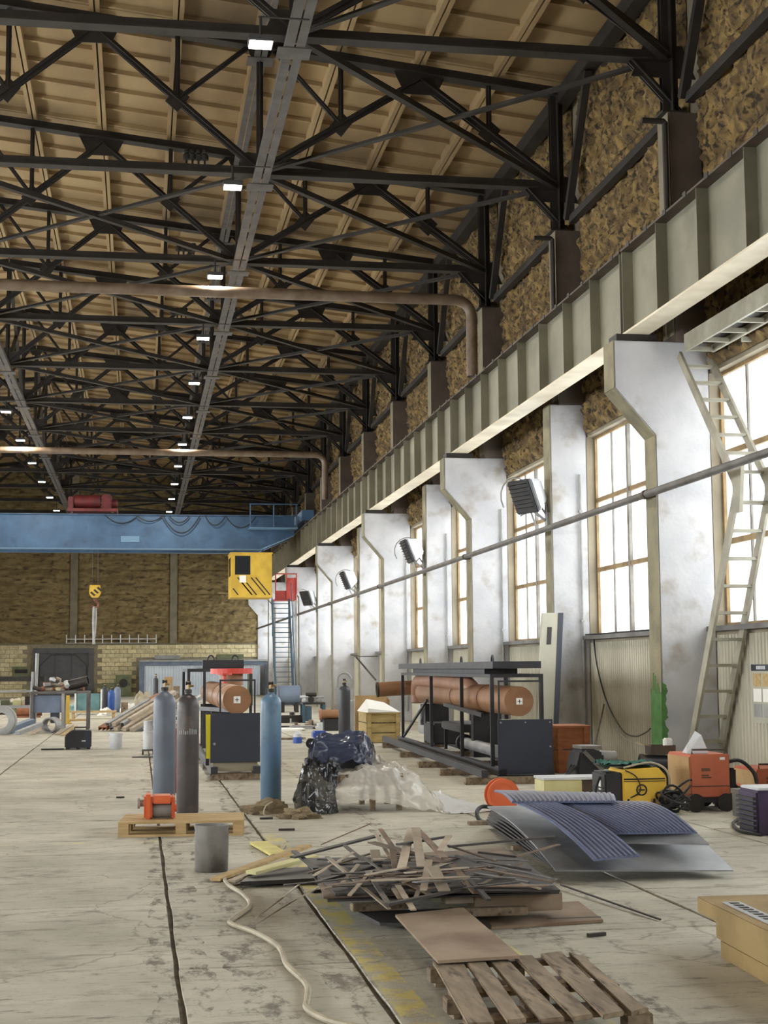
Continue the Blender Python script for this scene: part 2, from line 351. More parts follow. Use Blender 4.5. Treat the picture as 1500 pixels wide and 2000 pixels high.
# foam-sprayed panels
def foam_panel(w_, h_, seed, m, amp=0.15, res=0.06):
    nx, nz = max(2, int(w_/res)), max(2, int(h_/res)); vs = []; fs = []
    for j in range(nz+1):
        for i in range(nx+1):
            x, z = w_*i/nx, h_*j/nz; p = Vector((x*1.9+seed*13.1, seed*7.7, z*2.6))
            d = 0.5+0.5*noise.noise(p)+0.5*noise.noise(p*2.3)+0.55*noise.noise(p*4.7)+0.3*noise.noise(p*8.3)
            ed = min(1.0, min(x, w_-x)/0.10, min(z, h_-z)/0.10)
            vs.append((x+0.04*noise.noise(p*3.1), -max(0.0, 0.02+amp*d)*(0.15+0.85*ed), z))
            if i < nx and j < nz: a = j*(nx+1)+i; fs.append((a, a+1, a+nx+2, a+nx+1))
    b = MB(); b.add(vs, fs); me = b.mesh('foam_panel', m); me.shade_smooth(); return me
rows = [(5.86, 1.5), (7.36, 1.5), (8.86, 1.5), (10.36, 1.5), (11.86, 1.0)]
FP = {(h, s): foam_panel(5.5, h, s+h, 'foam') for h in (1.5, 1.0) for s in (1, 2, 3)}
for bi, (a, c) in enumerate(BAYS):
    if c < 12: continue
    for ri, (z, h) in enumerate(rows):
        link('foam_panel', FP[(h, 1+(bi+ri) % 3)], wr, (XR+0.015, c-0.02, z), (0, 0, -PI/2))
# profiled cladding under the sills
def corrugated(l_, h_, pitch, dep, m):
    n = int(l_/pitch); pr = []
    for i in range(n):
        x = l_*i/n; p = l_/n; pr += [(x, 0.0), (x+p*0.55, 0.0), (x+p*0.65, -dep), (x+p*0.9, -dep)]
    pr += [(l_, 0.0)]; b = MB(); N = len(pr); t = 0.004
    b.add([(x, y, 0) for x, y in pr]+[(x, y, h_) for x, y in pr], [(i, i+1, N+i+1, N+i) for i in range(N-1)])
    b.add([(x, y+t, 0) for x, y in pr]+[(x, y+t, h_) for x, y in pr], [(i, i+1, N+i+1, N+i) for i in range(N-1)])
    return b.mesh('cladding_sheet', m)
CS = corrugated(1.1, SILL-0.14, 0.11, 0.018, 'corrugated_beige')
for a, c in BAYS:
    if c < 12: continue
    for i in range(5): link('cladding_sheet', CS, wr, (XR-0.006, c-0.02-i*1.105, 0.02), (0, 0, -PI/2))
SILLM = MB().box(-0.16, 0, -0.07, 0.2, 5.51, 0.0).mesh('window_sill', 'steel_grey')

# windows of the right wall: six lights wide, three high
PANE = MB().box(-0.004, 0.0, 0.0, 0.004, 1.0, 1.0).mesh('pane', 'pane')
lw = 5.55/6
def wbars():
    e = MB()
    e.box(-0.05,0,SILL,0.05,0.05,WTOP).box(-0.05,5.50,SILL,0.05,5.55,WTOP).box(-0.05,0.05,WTOP-0.05,0.05,5.5,WTOP).box(-0.05,0.05,SILL,0.05,5.5,SILL+0.05)
    fr = e.mesh('window_frame', 'window_tan')
    thin = MB().box(-0.03,-0.025,SILL+0.05,0.03,0.025,WTOP-0.05).mesh('mullion', 'window_grey')
    thick = MB().box(-0.06,-0.05,SILL+0.05,0.04,0.05,WTOP-0.05).mesh('mullion', 'window_grey')
    tr = MB().box(-0.045,0.05,-0.04,0.03,5.5,0.04).mesh('transom', 'window_tan')
    return fr, thin, thick, tr
WF, WTHIN, WTHICK, WTR = wbars()
wn = 0
for a, c in BAYS:
    wn += 1
    w_ = struct(link('window_%d' % wn, WF, None, (XR+0.2, a, 0)))
    link('window_sill', SILLM, w_, (-0.2, 0.02, SILL))
    if c < 12:
        link('pane', PANE, w_, (0, 0.05, SILL+0.05), (0,0,0), (1, 5.45, WTOP-SILL-0.1)); continue
    for i in range(1, 6): link('mullion', WTHICK if i in (2, 4) else WTHIN, w_, (0, lw*i, 0))
    for z in (T1, T2): link('transom', WTR, w_, (0, 0, z))
    for z0, z1 in ((SILL+0.05, T1), (T1, T2), (T2, WTOP-0.05)):
        for i in range(6): link('pane', PANE, w_, (0, lw*i+0.02, z0), (0,0,0), (1, lw-0.04, z1-z0))
# left wall and back wall (outside the view)
b = MB(); b.box(XL-0.4, Y0-0.4, 0, XL, Y1+0.4, SILL).box(XL-0.4, Y0-0.4, WTOP, XL, Y1+0.4, 13.2)
ly = [Y0-0.4]+[v for p in LEFT_BAYS for v in p]+[Y1+0.4]
for i in range(0, len(ly), 2): b.box(XL-0.4, ly[i], SILL, XL, ly[i+1], WTOP)
struct(b.build('wall_left', 'foam'))
for a, c in LEFT_BAYS:
    wn += 1
    b = MB(); b.box(-0.05,0,SILL,0.05,0.06,WTOP).box(-0.05,c-a-0.06,SILL,0.05,c-a,WTOP).box(-0.05,0.06,WTOP-0.06,0.05,c-a-0.06,WTOP).box(-0.05,0.06,SILL,0.05,c-a-0.06,SILL+0.06)
    for i in range(1, 10): b.box(-0.04, (c-a)*i/10-0.03, SILL+0.06, 0.04, (c-a)*i/10+0.03, WTOP-0.06)
    w_ = struct(link('window_%d' % wn, b.mesh('window_frame', 'window_grey'), None, (XL-0.2, a, 0)))
    link('pane', PANE, w_, (0, 0.05, SILL+0.05), (0,0,0), (1, c-a-0.1, WTOP-SILL-0.1))
b = MB(); b.prism([(XL-0.4,0),(XR+0.4,0),(XR+0.4,13.2),(RIDGE,roof_z(RIDGE)+0.1),(XL-0.4,13.2)], 'Y', Y0-0.4, Y0); struct(b.build('wall_back', 'foam'))

# end wall: brick below, foam panels above, concrete pilasters
b = MB(); b.prism([(XL-0.4,0),(XR+0.4,0),(XR+0.4,13.2),(RIDGE,roof_z(RIDGE)+0.1),(XL-0.4,13.2)], 'Y', Y1+0.02, Y1+0.5)
we = struct(b.build('wall_end', 'mortar'))
BT = 3.16
pil = [-15.9, -9.9, -3.9, 2.1, 8.1]
PM = MB().box(-0.22, -0.16, BT, 0.22, 0.02, 12.6).mesh('pilaster', 'concrete_pilaster')
for x in pil[1:4]: link('pilaster', PM, we, (x, Y1, 0))
FE = [foam_panel(5.55, 1.5, 31+s, 'foam_end', 0.16, 0.09) for s in range(3)]
for i in range(4):
    for j in range(7):
        z = BT+0.05+j*1.5
        link('foam_panel', FE[(i+j*2) % 3], we, (pil[i]+0.23, Y1, z))
# bricks in courses: only the biggest run is picked apart, the rest is joined relief
bw, bh = 0.52, 0.26
BRK = MB().box(0, -0.035, 0, bw-0.025, 0.02, bh-0.025).mesh('brick', 'brick_yellow')
gate_x = (-6.55, -2.75); part_x = (0.02, 7.95)
rest = MB(); nb = 0
for j in range(int((BT)/bh)+1):
    z = j*bh
    if z+bh > BT+0.05: continue
    x = -15.7 - (bw/2 if j % 2 else 0)
    while x < 8.0:
        inside = (gate_x[0]-0.35 < x < gate_x[1]+0.05 and z < 2.9) or (part_x[0]-0.55 < x and z < 2.15)
        if not inside:
            if nb < 290 and z > 1.2 and x > -9.9: link('brick', BRK, we, (x, Y1, z)); nb += 1
            else: rest.box(x, Y1-0.035, z, x+bw-0.025, Y1+0.02, z+bh-0.025)
        x += bw
o = rest.build('brick_course', 'brick_yellow', we); o['kind'] = 'stuff'
struct(MB().box(-15.9, Y1-0.06, BT, XR, Y1+0.02, BT+0.05).build('trim_1', 'concrete_pilaster'))

# piers on the right wall
def pier_profile(corbel):
    if corbel: return [(XR,0),(7.27,0),(7.27,4.88),(6.68,5.56),(6.68,6.25),(7.6,6.25),(7.6,9.7),(XR,9.7)]
    return [(XR,0),(7.42,0),(7.42,7.2),(7.6,7.2),(7.6,9.7),(XR,9.7)]
def make_pier(corbel, label, group):
    t = thing('concrete_column', label, 'column', (XR,0,0), 0, group)
    pr = pier_profile(corbel); low = [(x-XR, z) for x, z in pr]
    n0 = 6.25 if corbel else 6.4
    lo = [(0,0),(low[1][0],0)]+([(low[2][0],low[2][1]),(low[3][0],low[3][1]),(low[4][0],6.25),(0,6.25)] if corbel else [(low[1][0],6.4),(0,6.4)])
    MB().prism(lo, 'Y', 0.0, 0.45).build('shaft', 'plaster_white', t, bev=0.015)
    up = [(0,n0),(-0.5,n0),(-0.5,9.7),(0,9.7)]
    MB().prism(up, 'Y', 0.0, 0.45).build('upper_shaft', 'plaster_brown', t, bev=0.015)
    e = MB()                                     # strip on the edge facing the hall: khaki paint, shade mixed into its tone
    seg = [(low[1][0],0.0)]+([(low[2][0],low[2][1]),(low[3][0],low[3][1]),(low[4][0],6.25)] if corbel else [(low[1][0],6.4)])
    for (xa,za),(xb,zb) in zip(seg, seg[1:]):
        dx, dz = xb-xa, zb-za; l_ = math.hypot(dx,dz); nx, nz = -dz/l_*0.012, dx/l_*0.012
        if nx > 0: nx, nz = -nx, -nz
        e.hexa([(xa+nx,0.006,za+nz),(xa,0.006,za),(xa,0.444,za),(xa+nx,0.444,za+nz)], [(xb+nx,0.006,zb+nz),(xb,0.006,zb),(xb,0.444,zb),(xb+nx,0.444,zb+nz)])
    e.build('edge_face', 'paint_khaki', t)
    e = MB()                                     # lighter strip on the upper shaft's hall side
    e.box(-0.512,0.006,n0+0.1,-0.5,0.444,9.69); e.build('edge_face', 'concrete_pilaster', t)
    if corbel: MB().box(-1.36,0.05,6.25,-0.75,0.40,6.36).build('bearing_plate', 'steel_dark', t)
    return t
pc = make_pier(True, 'white plastered concrete column with stepped corbel under the crane girder', 'crane columns along the window wall')
pp = make_pier(False, 'slim white concrete pier between two tall windows, without a corbel', 'slim piers between the windows')
used = [0, 0]
GREEN_COL = None
for i, y in enumerate(COLS):
    if y < 6: continue
    k = (i-6) % 2; src = pp if k else pc
    if not used[k]: src.location = (XR, y, 0); used[k] = 1; o = src; FR[o.name] = (Vector((XR,y,0)), 0)
    else: o = dup(src, (XR, y, 0))
    if abs(y-20.1) < 0.1: GREEN_COL = o
GREEN_COL['label'] = 'white concrete column with green paint smeared on its lower edge'; del GREEN_COL['group']
b = MB(); x_ = 7.27-XR
for i in range(12):
    y0_ = 0.44*i/12; z0_ = 0.1+R.uniform(0, 0.12); b.box(x_-0.018, y0_, z0_, x_-0.0125, y0_+0.0375, 1.3+R.uniform(-0.12, 0.22))
poly = [(x_-0.012, 0.15)]; zz = 0.15
while zz < 1.3: zz += R.uniform(0.03, 0.07); poly.append((x_+R.uniform(0.015, 0.10)*(1.0-0.45*abs(zz-0.9)), zz))
poly.append((x_-0.012, 1.38)); b.prism(poly, 'Y', -0.005, -0.001)
b.build('green_paint', 'paint_green', GREEN_COL)['label'] = 'green paint smear'

# crane girders, one per 12 m bay, on the corbels
GX = 7.05
def make_girder():
    t = thing('crane_girder', 'grey-green welded crane girder with vertical stiffeners resting on the corbels', 'crane girder', (GX,0,0), 0, 'crane girders along the window wall')
    L_ = 11.96
    MB().box(-0.008,0.02,6.39,0.008,L_,7.6).build('web', 'girder_paint', t)
    MB().box(-0.18,0.02,6.36,0.18,L_,6.39).build('bottom_flange', 'flange_lit', t)
    MB().box(-0.18,0.02,7.6,0.18,L_,7.63).build('top_flange', 'rail_dark', t)
    st = MB().box(-0.17,-0.006,6.395,-0.009,0.006,7.595).mesh('stiffener', 'girder_paint')
    for i in range(9): link('stiffener', st, t, (0, min(L_-0.03, max(0.05, i*1.5)), 0))
    MB().box(-0.04,0.02,7.635,0.04,L_,7.75).build('rail', 'rail_dark', t)
    bo = MB().box(-0.19, 0.0, 7.585, -0.18, 0.12, 7.66).mesh('rail_clip', 'steel_dark')
    for i in range(16): link('rail_clip', bo, t, (0, 0.3+i*0.75, 0))
    return t
relab = []; g0 = make_girder(); ys = [8.1+0.22+12*i for i in range(7)]
for i, y in enumerate(ys):
    if i == 0: g0.location = (GX, y, 0); o = g0
    else: o = dup(g0, (GX, y, 0))
    relab.append((y, o))

for y, o in relab:
    if y < 64 < y+12: o['label'] = 'grey-green crane girder carrying the end of the blue bridge crane'; del o['group']
    if y < 16 < y+12: o['label'] = 'grey-green crane girder above the pale service walkway and ladder stair'; del o['group']
# service pipe along the columns
t = thing('service_pipe', 'dark steel pipe running level along the white columns', 'pipe', (7.17, 8, 3.9))
MB().tube([(7.17, y, 4.05) for y in (8, 30, 60, 91.8)], 0.055, 10).build('pipe', 'steel_grey', t, smooth=True, world=True)
cl = MB().cyl((0,-0.05,0.15), (0,0.05,0.15), 0.07, 10).box(0.05, -0.02, 0.12, 0.08, 0.02, 0.18).mesh('pipe_clamp', 'rail_dark')
for y in COLS:
    if y > 8 and (round((y-20.1)/6) % 2 == 0): link('pipe_clamp', cl, t, (0, y-8+0.2, 0))
# eaves beam
single('eaves_beam', MB().box(7.72, 8, 12.2, 7.98, 92.2, 12.48), 'steel_dark', 'dark steel eaves beam where the roof slabs meet the foam wall', 'beam')
# ------------------------------------------------------------------ roof trusses
BC = 10.55
def tz(x): return roof_z(x)-0.42
def make_truss():
    t = thing('roof_truss', 'dark riveted steel roof truss spanning the hall under the ribbed slabs', 'truss', (0,0,BC), 0, 'roof trusses')
    def P(x, z): return Vector((x, 0, z-BC))
    def tee(p, q, w_, h_, th=0.025, up=(0,0,1)): return MB().bar(p, q, w_, th, up).bar(p, q, th*1.6, h_, up, (0, h_/2))
    e0, e1 = 7.72, 2*RIDGE-7.72
    tee(P(e0, BC), P(e1, BC), 0.24, 0.16).build('bottom_chord', 'steel_dark', t)
    tee(P(e0, tz(e0)), P(RIDGE, tz(RIDGE)), 0.26, 0.18).build('top_chord', 'steel_dark', t)
    tee(P(e1, tz(e1)), P(RIDGE, tz(RIDGE)), 0.26, 0.18).build('top_chord', 'steel_dark', t)
    def member(n, a, c, w_, h_): MB().bar(a, c, w_, 0.02, (0,1,0), (0,0)).bar(a, c, 0.02, h_, (0,1,0)).bar(a, c, w_, 0.02, (0,1,0), (0, h_/2)).build(n, 'steel_dark', t)
    def gus(x, z, w_, h_): MB().prism([(x-w_/2,z-BC),(x-w_*0.3,z-BC-h_),(x+w_*0.3,z-BC-h_),(x+w_/2,z-BC)], 'Y', -0.012, 0.012).build('gusset_plate', 'steel_dark', t)
    def gup(x, z, w_, h_): MB().prism([(x-w_/2,z-BC),(x+w_/2,z-BC),(x+w_*0.3,z-BC+h_),(x-w_*0.3,z-BC+h_)], 'Y', -0.012, 0.012).build('gusset_plate', 'steel_dark', t)
    bots = [7.72, 2.1, -3.9, -9.9, -15.52]; tops = [5.1, -0.9, -6.9, -12.9]
    for i, x in enumerate(tops):
        gus(x, tz(x)+0.03, 1.0, 0.42)
        for bx in (bots[i], bots[i+1]):
            a, c = P(x, tz(x)-0.1), P(bx, BC+0.1); thick = 0.17 if i in (0, 3) and bx in (7.72, -15.52) else 0.13
            member('diagonal', a, c, thick, thick); m_ = (a+c)/2
            sx = m_.x; MB().prism([(sx-0.22,m_.z-0.05),(sx,m_.z-0.24),(sx+0.22,m_.z+0.05),(sx,m_.z+0.24)], 'Y', -0.012, 0.012).build('gusset_plate', 'steel_dark', t)
            member('hanger', m_, P(sx, tz(sx)), 0.09, 0.09)
            if bx in (2.1, -3.9, -9.9): member('sub_diagonal', m_, P(bx+(0.25 if x > bx else -0.25), tz(bx)), 0.08, 0.08)
    for x in bots[1:4]:
        member('vertical', P(x, BC), P(x, tz(x)), 0.12, 0.12); gup(x, BC, 0.9, 0.42); gus(x, tz(x)+0.02, 0.5, 0.22)
    for x, s_ in ((7.72, 1), (-15.52, -1)):
        member('end_post', P(x, 9.72), P(x, tz(x)), 0.24, 0.24); gup(x-0.1*s_, BC-0.25, 1.0, 0.5)
        member('knee_brace', P(x+0.16*s_, 9.75), P(x-0.6*s_, BC), 0.12, 0.12)
        MB().box(x-0.2, -0.2, 9.7-BC, x+0.2, 0.2, 9.73-BC).build('bearing_plate', 'steel_dark', t)
    return t
TY = [20.32+6*k for k in range(-2, 13)]
tr0 = make_truss()
for i, y in enumerate(TY[:-1]):
    if i == 0: tr0.location = (0, y, BC); o = tr0
    else: o = dup(tr0, (0, y, BC))
    if 61 < y < 65: o['label'] = 'dark steel roof truss right above the blue bridge crane'; del o['group']
    if i == len(TY)-2: o['label'] = 'dark steel roof truss closest to the foam-covered end wall'; del o['group']
# longitudinal ties: pairs of channels
def tie(x, z, y0, y1, label, w_=0.26, m='tie_grey'):
    t = thing('longitudinal_tie', label, 'tie beam', (x, y0, z))
    for s_ in (-1, 1):
        MB().box(min(0, s_*w_/2)+0.012*s_, 0, 0, max(0, s_*w_/2)+0.012*s_, y1-y0, 0.015).box(s_*w_/2-0.008, 0, 0.015, s_*w_/2+0.008, y1-y0, 0.12).build('channel', m, t)
    pl = MB().box(-0.24,-0.2,-0.016,0.24,0.2,-0.001).mesh('splice_plate', m)
    for y in TY:
        if y0 < y < y1: link('splice_plate', pl, t, (0, y-y0, 0))
mat('tie_grey', (92,88,86), (70,66,62), 2.5, 0.6)
tie(2.1, BC-0.21, 8, 92, 'pale grey double-channel tie running under the trusses beside the lamps')
tie(RIDGE, BC-0.21, 8, 92, 'pale grey double-channel tie running under the trusses at the ridge line')
tie(2.1, tz(2.1)-0.24, 8, 92, 'narrow grey tie tucked high under the top chords of the trusses', 0.2)
# horizontal bracing between bottom chords
def brace(x0, x1, y, label, group):
    t = thing('wind_bracing', label, 'bracing', ((x0+x1)/2, y, BC), 0, group); h = (x1-x0)/2
    for a, c, z in (((-h,0.1),(h,5.9),0.0), ((h,0.1),(-h,5.9),0.04)):
        MB().bar((a[0],a[1],z), (c[0],c[1],z), 0.11, 0.012).bar((a[0],a[1],z), (c[0],c[1],z), 0.012, 0.09, (0,0,1), (0.05,0.045)).build('brace_bar', 'steel_dark', t)
    return t
b0 = brace(2.2, 7.6, TY[0], 'crossed dark steel bracing in the truss bay beside the window wall', 'wind bracing beside the window wall')
for y in TY[1:-2]: dup(b0, ((2.2+7.6)/2, y, BC))
b1 = brace(-3.8, 2.0, TY[3], 'crossed dark steel bracing in a middle bay of the trusses', 'wind bracing in the middle bays')
for y in TY[4:-2]: dup(b1, ((-3.8+2.0)/2, y, BC))
def vbrace(x, y):
    t = thing('vertical_bracing', 'tall crossed steel bracing standing between two trusses at the ridge', 'bracing', (x, y, BC), 0, 'vertical bracing at the ridge')
    h = tz(x)-BC
    for a, c in ((0.05, h), (h, 0.05)): MB().bar((0,0.1,a), (0,5.9,c), 0.1, 0.1).build('brace_bar', 'steel_dark', t)
    return t
v0 = vbrace(RIDGE, TY[6])
for y in TY[8:-2:2]: dup(v0, (RIDGE, y, BC))
def wbrace(y):
    t = thing('wall_strut', 'dark steel strut with a slanting leg against the foam wall between two column heads', 'strut', (7.9, y, 9.7), 0, 'struts against the foam wall')
    MB().bar((0,-0.3,0.18), (0,-5.75,0.18), 0.14, 0.14).build('brace_bar', 'steel_dark', t)
    MB().bar((-0.08,-0.25,0.2), (-0.08,-1.7,2.5), 0.13, 0.13).build('strut', 'steel_dark', t); return t
w0 = wbrace(TY[2])
for y in TY[3:-1]: dup(w0, (7.9, y, 9.7))
# pipes crossing the hall under the trusses, dropping down the wall
def cross_pipe(y, z, r, label, xe):
    t = thing('cross_pipe', label, 'pipe', (0, y, z))
    MB().tube([(-15.5,0,0.0),(0,0,0),(xe-0.35,0,0)]+[(xe-0.35+0.35*math.sin(a), 0, -0.35*(1-math.cos(a))) for a in (0.4,0.8,1.2,PI/2)]+[(xe,0,-1.7)], r, 12).build('pipe', 'pipe_rust', t, smooth=True)
    return t
mat('pipe_rust', (124,108,92), (100,82,66), 3.0, 0.4)
cross_pipe(31.25, AY(420,570,31.25).z, 0.12, 'thick brown pipe crossing the hall below the trusses and bending down the wall', AY(921,640,31.25).x)
cross_pipe(55.35, AY(358,884,55.35).z, 0.12, 'brown pipe crossing the hall below the trusses just before the blue crane', 6.9)
for y in (20.0, 26.0):
    single('elbow_pipe', MB().tube([(7.15,y,9.5),(7.48,y,9.5),(7.5,y,9.48),(7.5,y,7.7)], 0.045, 8), 'steel_dark', 'thin dark elbow pipe fixed to a column head above the crane girder', 'pipe', 'elbow pipes at the column heads')
# lamps
def make_lamp():
    t = thing('high_bay_lamp', 'square LED high-bay lamp glowing white below the trusses', 'lamp', (0,0,9.93), 0, 'LED lamps below the trusses')
    MB().box(-0.17,-0.14,0.02,0.17,0.14,0.10).build('lamp_housing', 'lamp_body', t, bev=0.01)
    MB().box(-0.15,-0.12,0.0,0.15,0.12,0.019).build('lamp_lens', 'lamp_glow', t)
    MB().tube([(0,0,0.1),(0,0,0.40)], 0.02, 6).build('hanger_rod', 'steel_dark', t)
    MB().box(-0.03,-0.02,0.40,0.66,0.02,0.41).build('bracket', 'steel_dark', t)
    return t
lp = make_lamp(); pos = [(1.54, 19.2+6.02*i) for i in range(11)]+[(-4.32, 48.9+6.1*i) for i in range(6)]
for i, (x, y) in enumerate(pos):
    o = lp if i == 0 else dup(lp, (x, y, 9.93))
    o.location = (x, y, 9.93)
    l = bpy.data.lights.new('lamp_light', 'AREA'); l.shape = 'RECTANGLE'; l.size = 0.3; l.size_y = 0.24; l.energy = 200; l.color = (1.0, 0.93, 0.8)
    lo = bpy.data.objects.new('lamp_light', l); COL.objects.link(lo); lo.location = (x, y, 9.925)
# ------------------------------------------------------------------ more materials
mat('crane_blue', (62,92,124), (50,76,104), 1.5, 0.5, c3=(44,60,80), s3=2.0, lo3=0.6, hi3=0.8)
mat('crane_blue_light', (96,128,156), None, rough=0.5)
mat('cab_yellow', (204,168,58), (182,148,50), 2.0, 0.55)
mat('stripe_black', (34,30,26), None, rough=0.6)
mat('dark_glass', (34,38,42), None, rough=0.15)
mat('red_paint', (182,72,64), (158,58,52), 3.0, 0.55)
mat('trolley_red', (110,38,40), (84,30,34), 3.0, 0.6)
mat('stair_blue', (62,88,104), (50,72,86), 3.0, 0.5)
mat('white_paint', (220,220,216), (200,200,196), 3.0, 0.6)
mat('paper_white', (230,228,222), None, rough=0.8)
mat('box_green', (112,116,84), (92,98,70), 3.0, 0.7)
mat('rope_grey', (96,92,86), None, rough=0.8)
mat('hook_rust', (120,66,48), (96,50,38), 5.0, 0.6)
mat('heater_white', (206,208,210), (186,188,192), 4.0, 0.35)
mat('wood_pale', (190,164,118), (162,136,92), 3.0, 0.8, stretch=(1,6,6))
mat('wood_crate', (176,154,102), (150,128,80), 3.0, 0.8, stretch=(1,5,5))
mat('wood_weathered', (144,127,105), (110,94,75), 3.0, 0.85, stretch=(6,1,6), c3=(78,62,48), s3=4.0, lo3=0.55, hi3=0.7)
mat('wood_red', (160,100,62), (134,80,48), 2.5, 0.75, stretch=(1,1,5))
mat('wood_beam', (150,126,82), (122,100,60), 2.5, 0.8, c3=(98,74,42), s3=3.0, lo3=0.6, hi3=0.72)
mat('ply_rust', (150,130,108), (124,104,84), 2.0, 0.75, c3=(108,82,62), s3=1.5, lo3=0.52, hi3=0.7)
mat('cyl_grey', (104,112,124), (92,98,110), 3.0, 0.45)
mat('cyl_brown', (74,66,64), (60,54,54), 3.0, 0.45, c3=(98,84,76), s3=5.0, lo3=0.55, hi3=0.75)
mat('cyl_blue', (86,116,146), (100,128,148), 2.2, 0.4, c3=(58,84,104), s3=3.0, lo3=0.55, hi3=0.75)
mat('cyl_bright_blue', (48,86,160), (40,74,140), 3.0, 0.4)
mat('cyl_dark', (58,60,66), (48,48,54), 3.0, 0.45)
mat('cyl_red', (128,40,38), (108,32,30), 3.0, 0.5)
mat('brass', (150,124,84), None, rough=0.35, metal=0.6)
mat('duct_brown', (150,108,76), (130,92,62), 2.0, 0.5, c3=(120,76,46), s3=2.0, lo3=0.55, hi3=0.75)
mat('duct_pink', (164,122,100), (144,104,82), 2.0, 0.5)
mat('frame_black', (36,37,42), (48,48,52), 4.0, 0.5)
mat('valve_red', (202,70,56), None, rough=0.45)
mat('yellow_strap', (220,206,40), None, rough=0.6)
mat('orange_paint', (214,104,58), (198,90,48), 3.0, 0.5)
mat('welder_orange', (184,102,72), (168,86,58), 2.0, 0.55, c3=(140,70,50), s3=2.0, lo3=0.58, hi3=0.8)
mat('welder_yellow', (224,184,66), (210,168,56), 2.0, 0.5, c3=(190,150,50), s3=3.0, lo3=0.6, hi3=0.8)
mat('wire_silver', (150,150,150), (84,84,86), 40.0, 0.35, metal=0.5, stretch=(1,1,1))
mat('bucket_grey', (126,122,116), (92,88,82), 4.0, 0.5, metal=0.2, c3=(70,64,58), s3=3.0, lo3=0.54, hi3=0.66)
mat('burlap', (138,122,96), (108,94,70), 8.0, 0.95, bump=0.6, bscale=40)
mat('cable_black', (30,30,32), None, rough=0.55)
mat('hose_beige', (176,166,144), (150,140,118), 6.0, 0.6)
mat('steel_sheet', (150,152,156), (118,120,124), 3.0, 0.38, metal=0.35, c3=(150,152,154), s3=1.2, lo3=0.5, hi3=0.7)
mat('steel_sheet_dark', (62,60,60), (44,42,42), 4.0, 0.5, metal=0.2)
mat('mat_blue', (84,92,120), (98,106,134), 3.0, 0.36)
mat('scrap_brown', (122,102,84), (92,74,60), 6.0, 0.65, vary=0.35)
mat('scrap_steel', (112,108,106), (76,70,66), 6.0, 0.45, metal=0.3, vary=0.3)
mat('scrap_dark', (58,52,48), (42,38,36), 6.0, 0.55, vary=0.25)
mat('scrap_light', (172,158,140), (146,132,114), 6.0, 0.7, vary=0.2)
mat('cream_box', (206,200,150), (188,180,128), 3.0, 0.7)
mat('cardboard', (176,146,104), (156,126,86), 3.0, 0.85)
mat('plastic_bag', (210,212,214), None, rough=0.25)
mat('green_cloth', (34,92,78), (28,76,64), 5.0, 0.8)
mat('purple_case', (62,46,78), (50,38,64), 4.0, 0.5)
mat('pale_panel', (178,176,160), (160,158,142), 1.2, 0.7)
mat('zinc', (160,160,158), (134,134,132), 3.0, 0.5)
mat('stair_paint', (160,156,140), (136,130,114), 3.0, 0.6, coord='World')
mat('rust_pipe', (150,96,66), (122,78,54), 4.0, 0.7)
mat('pipe_grey', (150,150,152), (124,124,126), 3.0, 0.5)
mat('teal_plastic', (104,140,142), (82,116,120), 3.0, 0.4)
mat('bin_blue', (60,92,170), None, rough=0.4)
mat('blue_grey', (112,126,146), (94,106,126), 2.0, 0.5)
mat('blue_film', (74,86,118), (50,56,74), 4.0, 0.2)

# ------------------------------------------------------------------ bridge crane
CY = 64.0
zb, zt = AY(250, 1071, CY).z, AY(250, 1006, CY).z
xr, xk = AY(577, 1045, CY).x-0.05, AY(508, 1071, CY).x
t = thing('bridge_crane', 'blue overhead bridge crane spanning the hall on its rails', 'crane', (RIDGE, CY, zb))
poly = [(-15.0, zb+0.4), (-13.6, zb), (xk, zb), (xr, zb+0.62), (xr, zt), (-15.0, zt)]
MB().prism(poly, 'Y', CY, CY+0.45).build('girder', 'crane_blue', t, world=True)
MB().prism(poly, 'Y', CY+2.3, CY+2.75).build('girder', 'crane_blue', t, world=True)
MB().box(-13.6, CY-0.07, zb-0.03, xk, CY+0.52, zb).build('bottom_flange', 'crane_blue_light', t, world=True)
MB().box(-15.0, CY-0.07, zt, xr, CY+0.52, zt+0.03).build('top_flange', 'crane_blue', t, world=True)
MB().bar((xk, CY+0.2, zb-0.015), (xr, CY+0.2, zb+0.605), 0.56, 0.03).build('bottom_flange', 'crane_blue_light', t, world=True)
MB().box(6.78, CY-1.6, 7.86, 7.32, CY+4.4, 8.3).build('end_truck', 'crane_blue', t, bev=0.03, world=True)
for y in (CY-1.1, CY+3.9): MB().cyl((6.98, y, 7.95), (7.12, y, 7.95), 0.2, 16).build('wheel', 'rail_dark', t, world=True)
p0, p1 = AY(236, 1047, CY), AY(272, 1059, CY)
MB().box(p0.x, CY-0.03, p1.z, p1.x, CY-0.005, p0.z).build('nameplate', 'crane_blue_light', t, world=True)
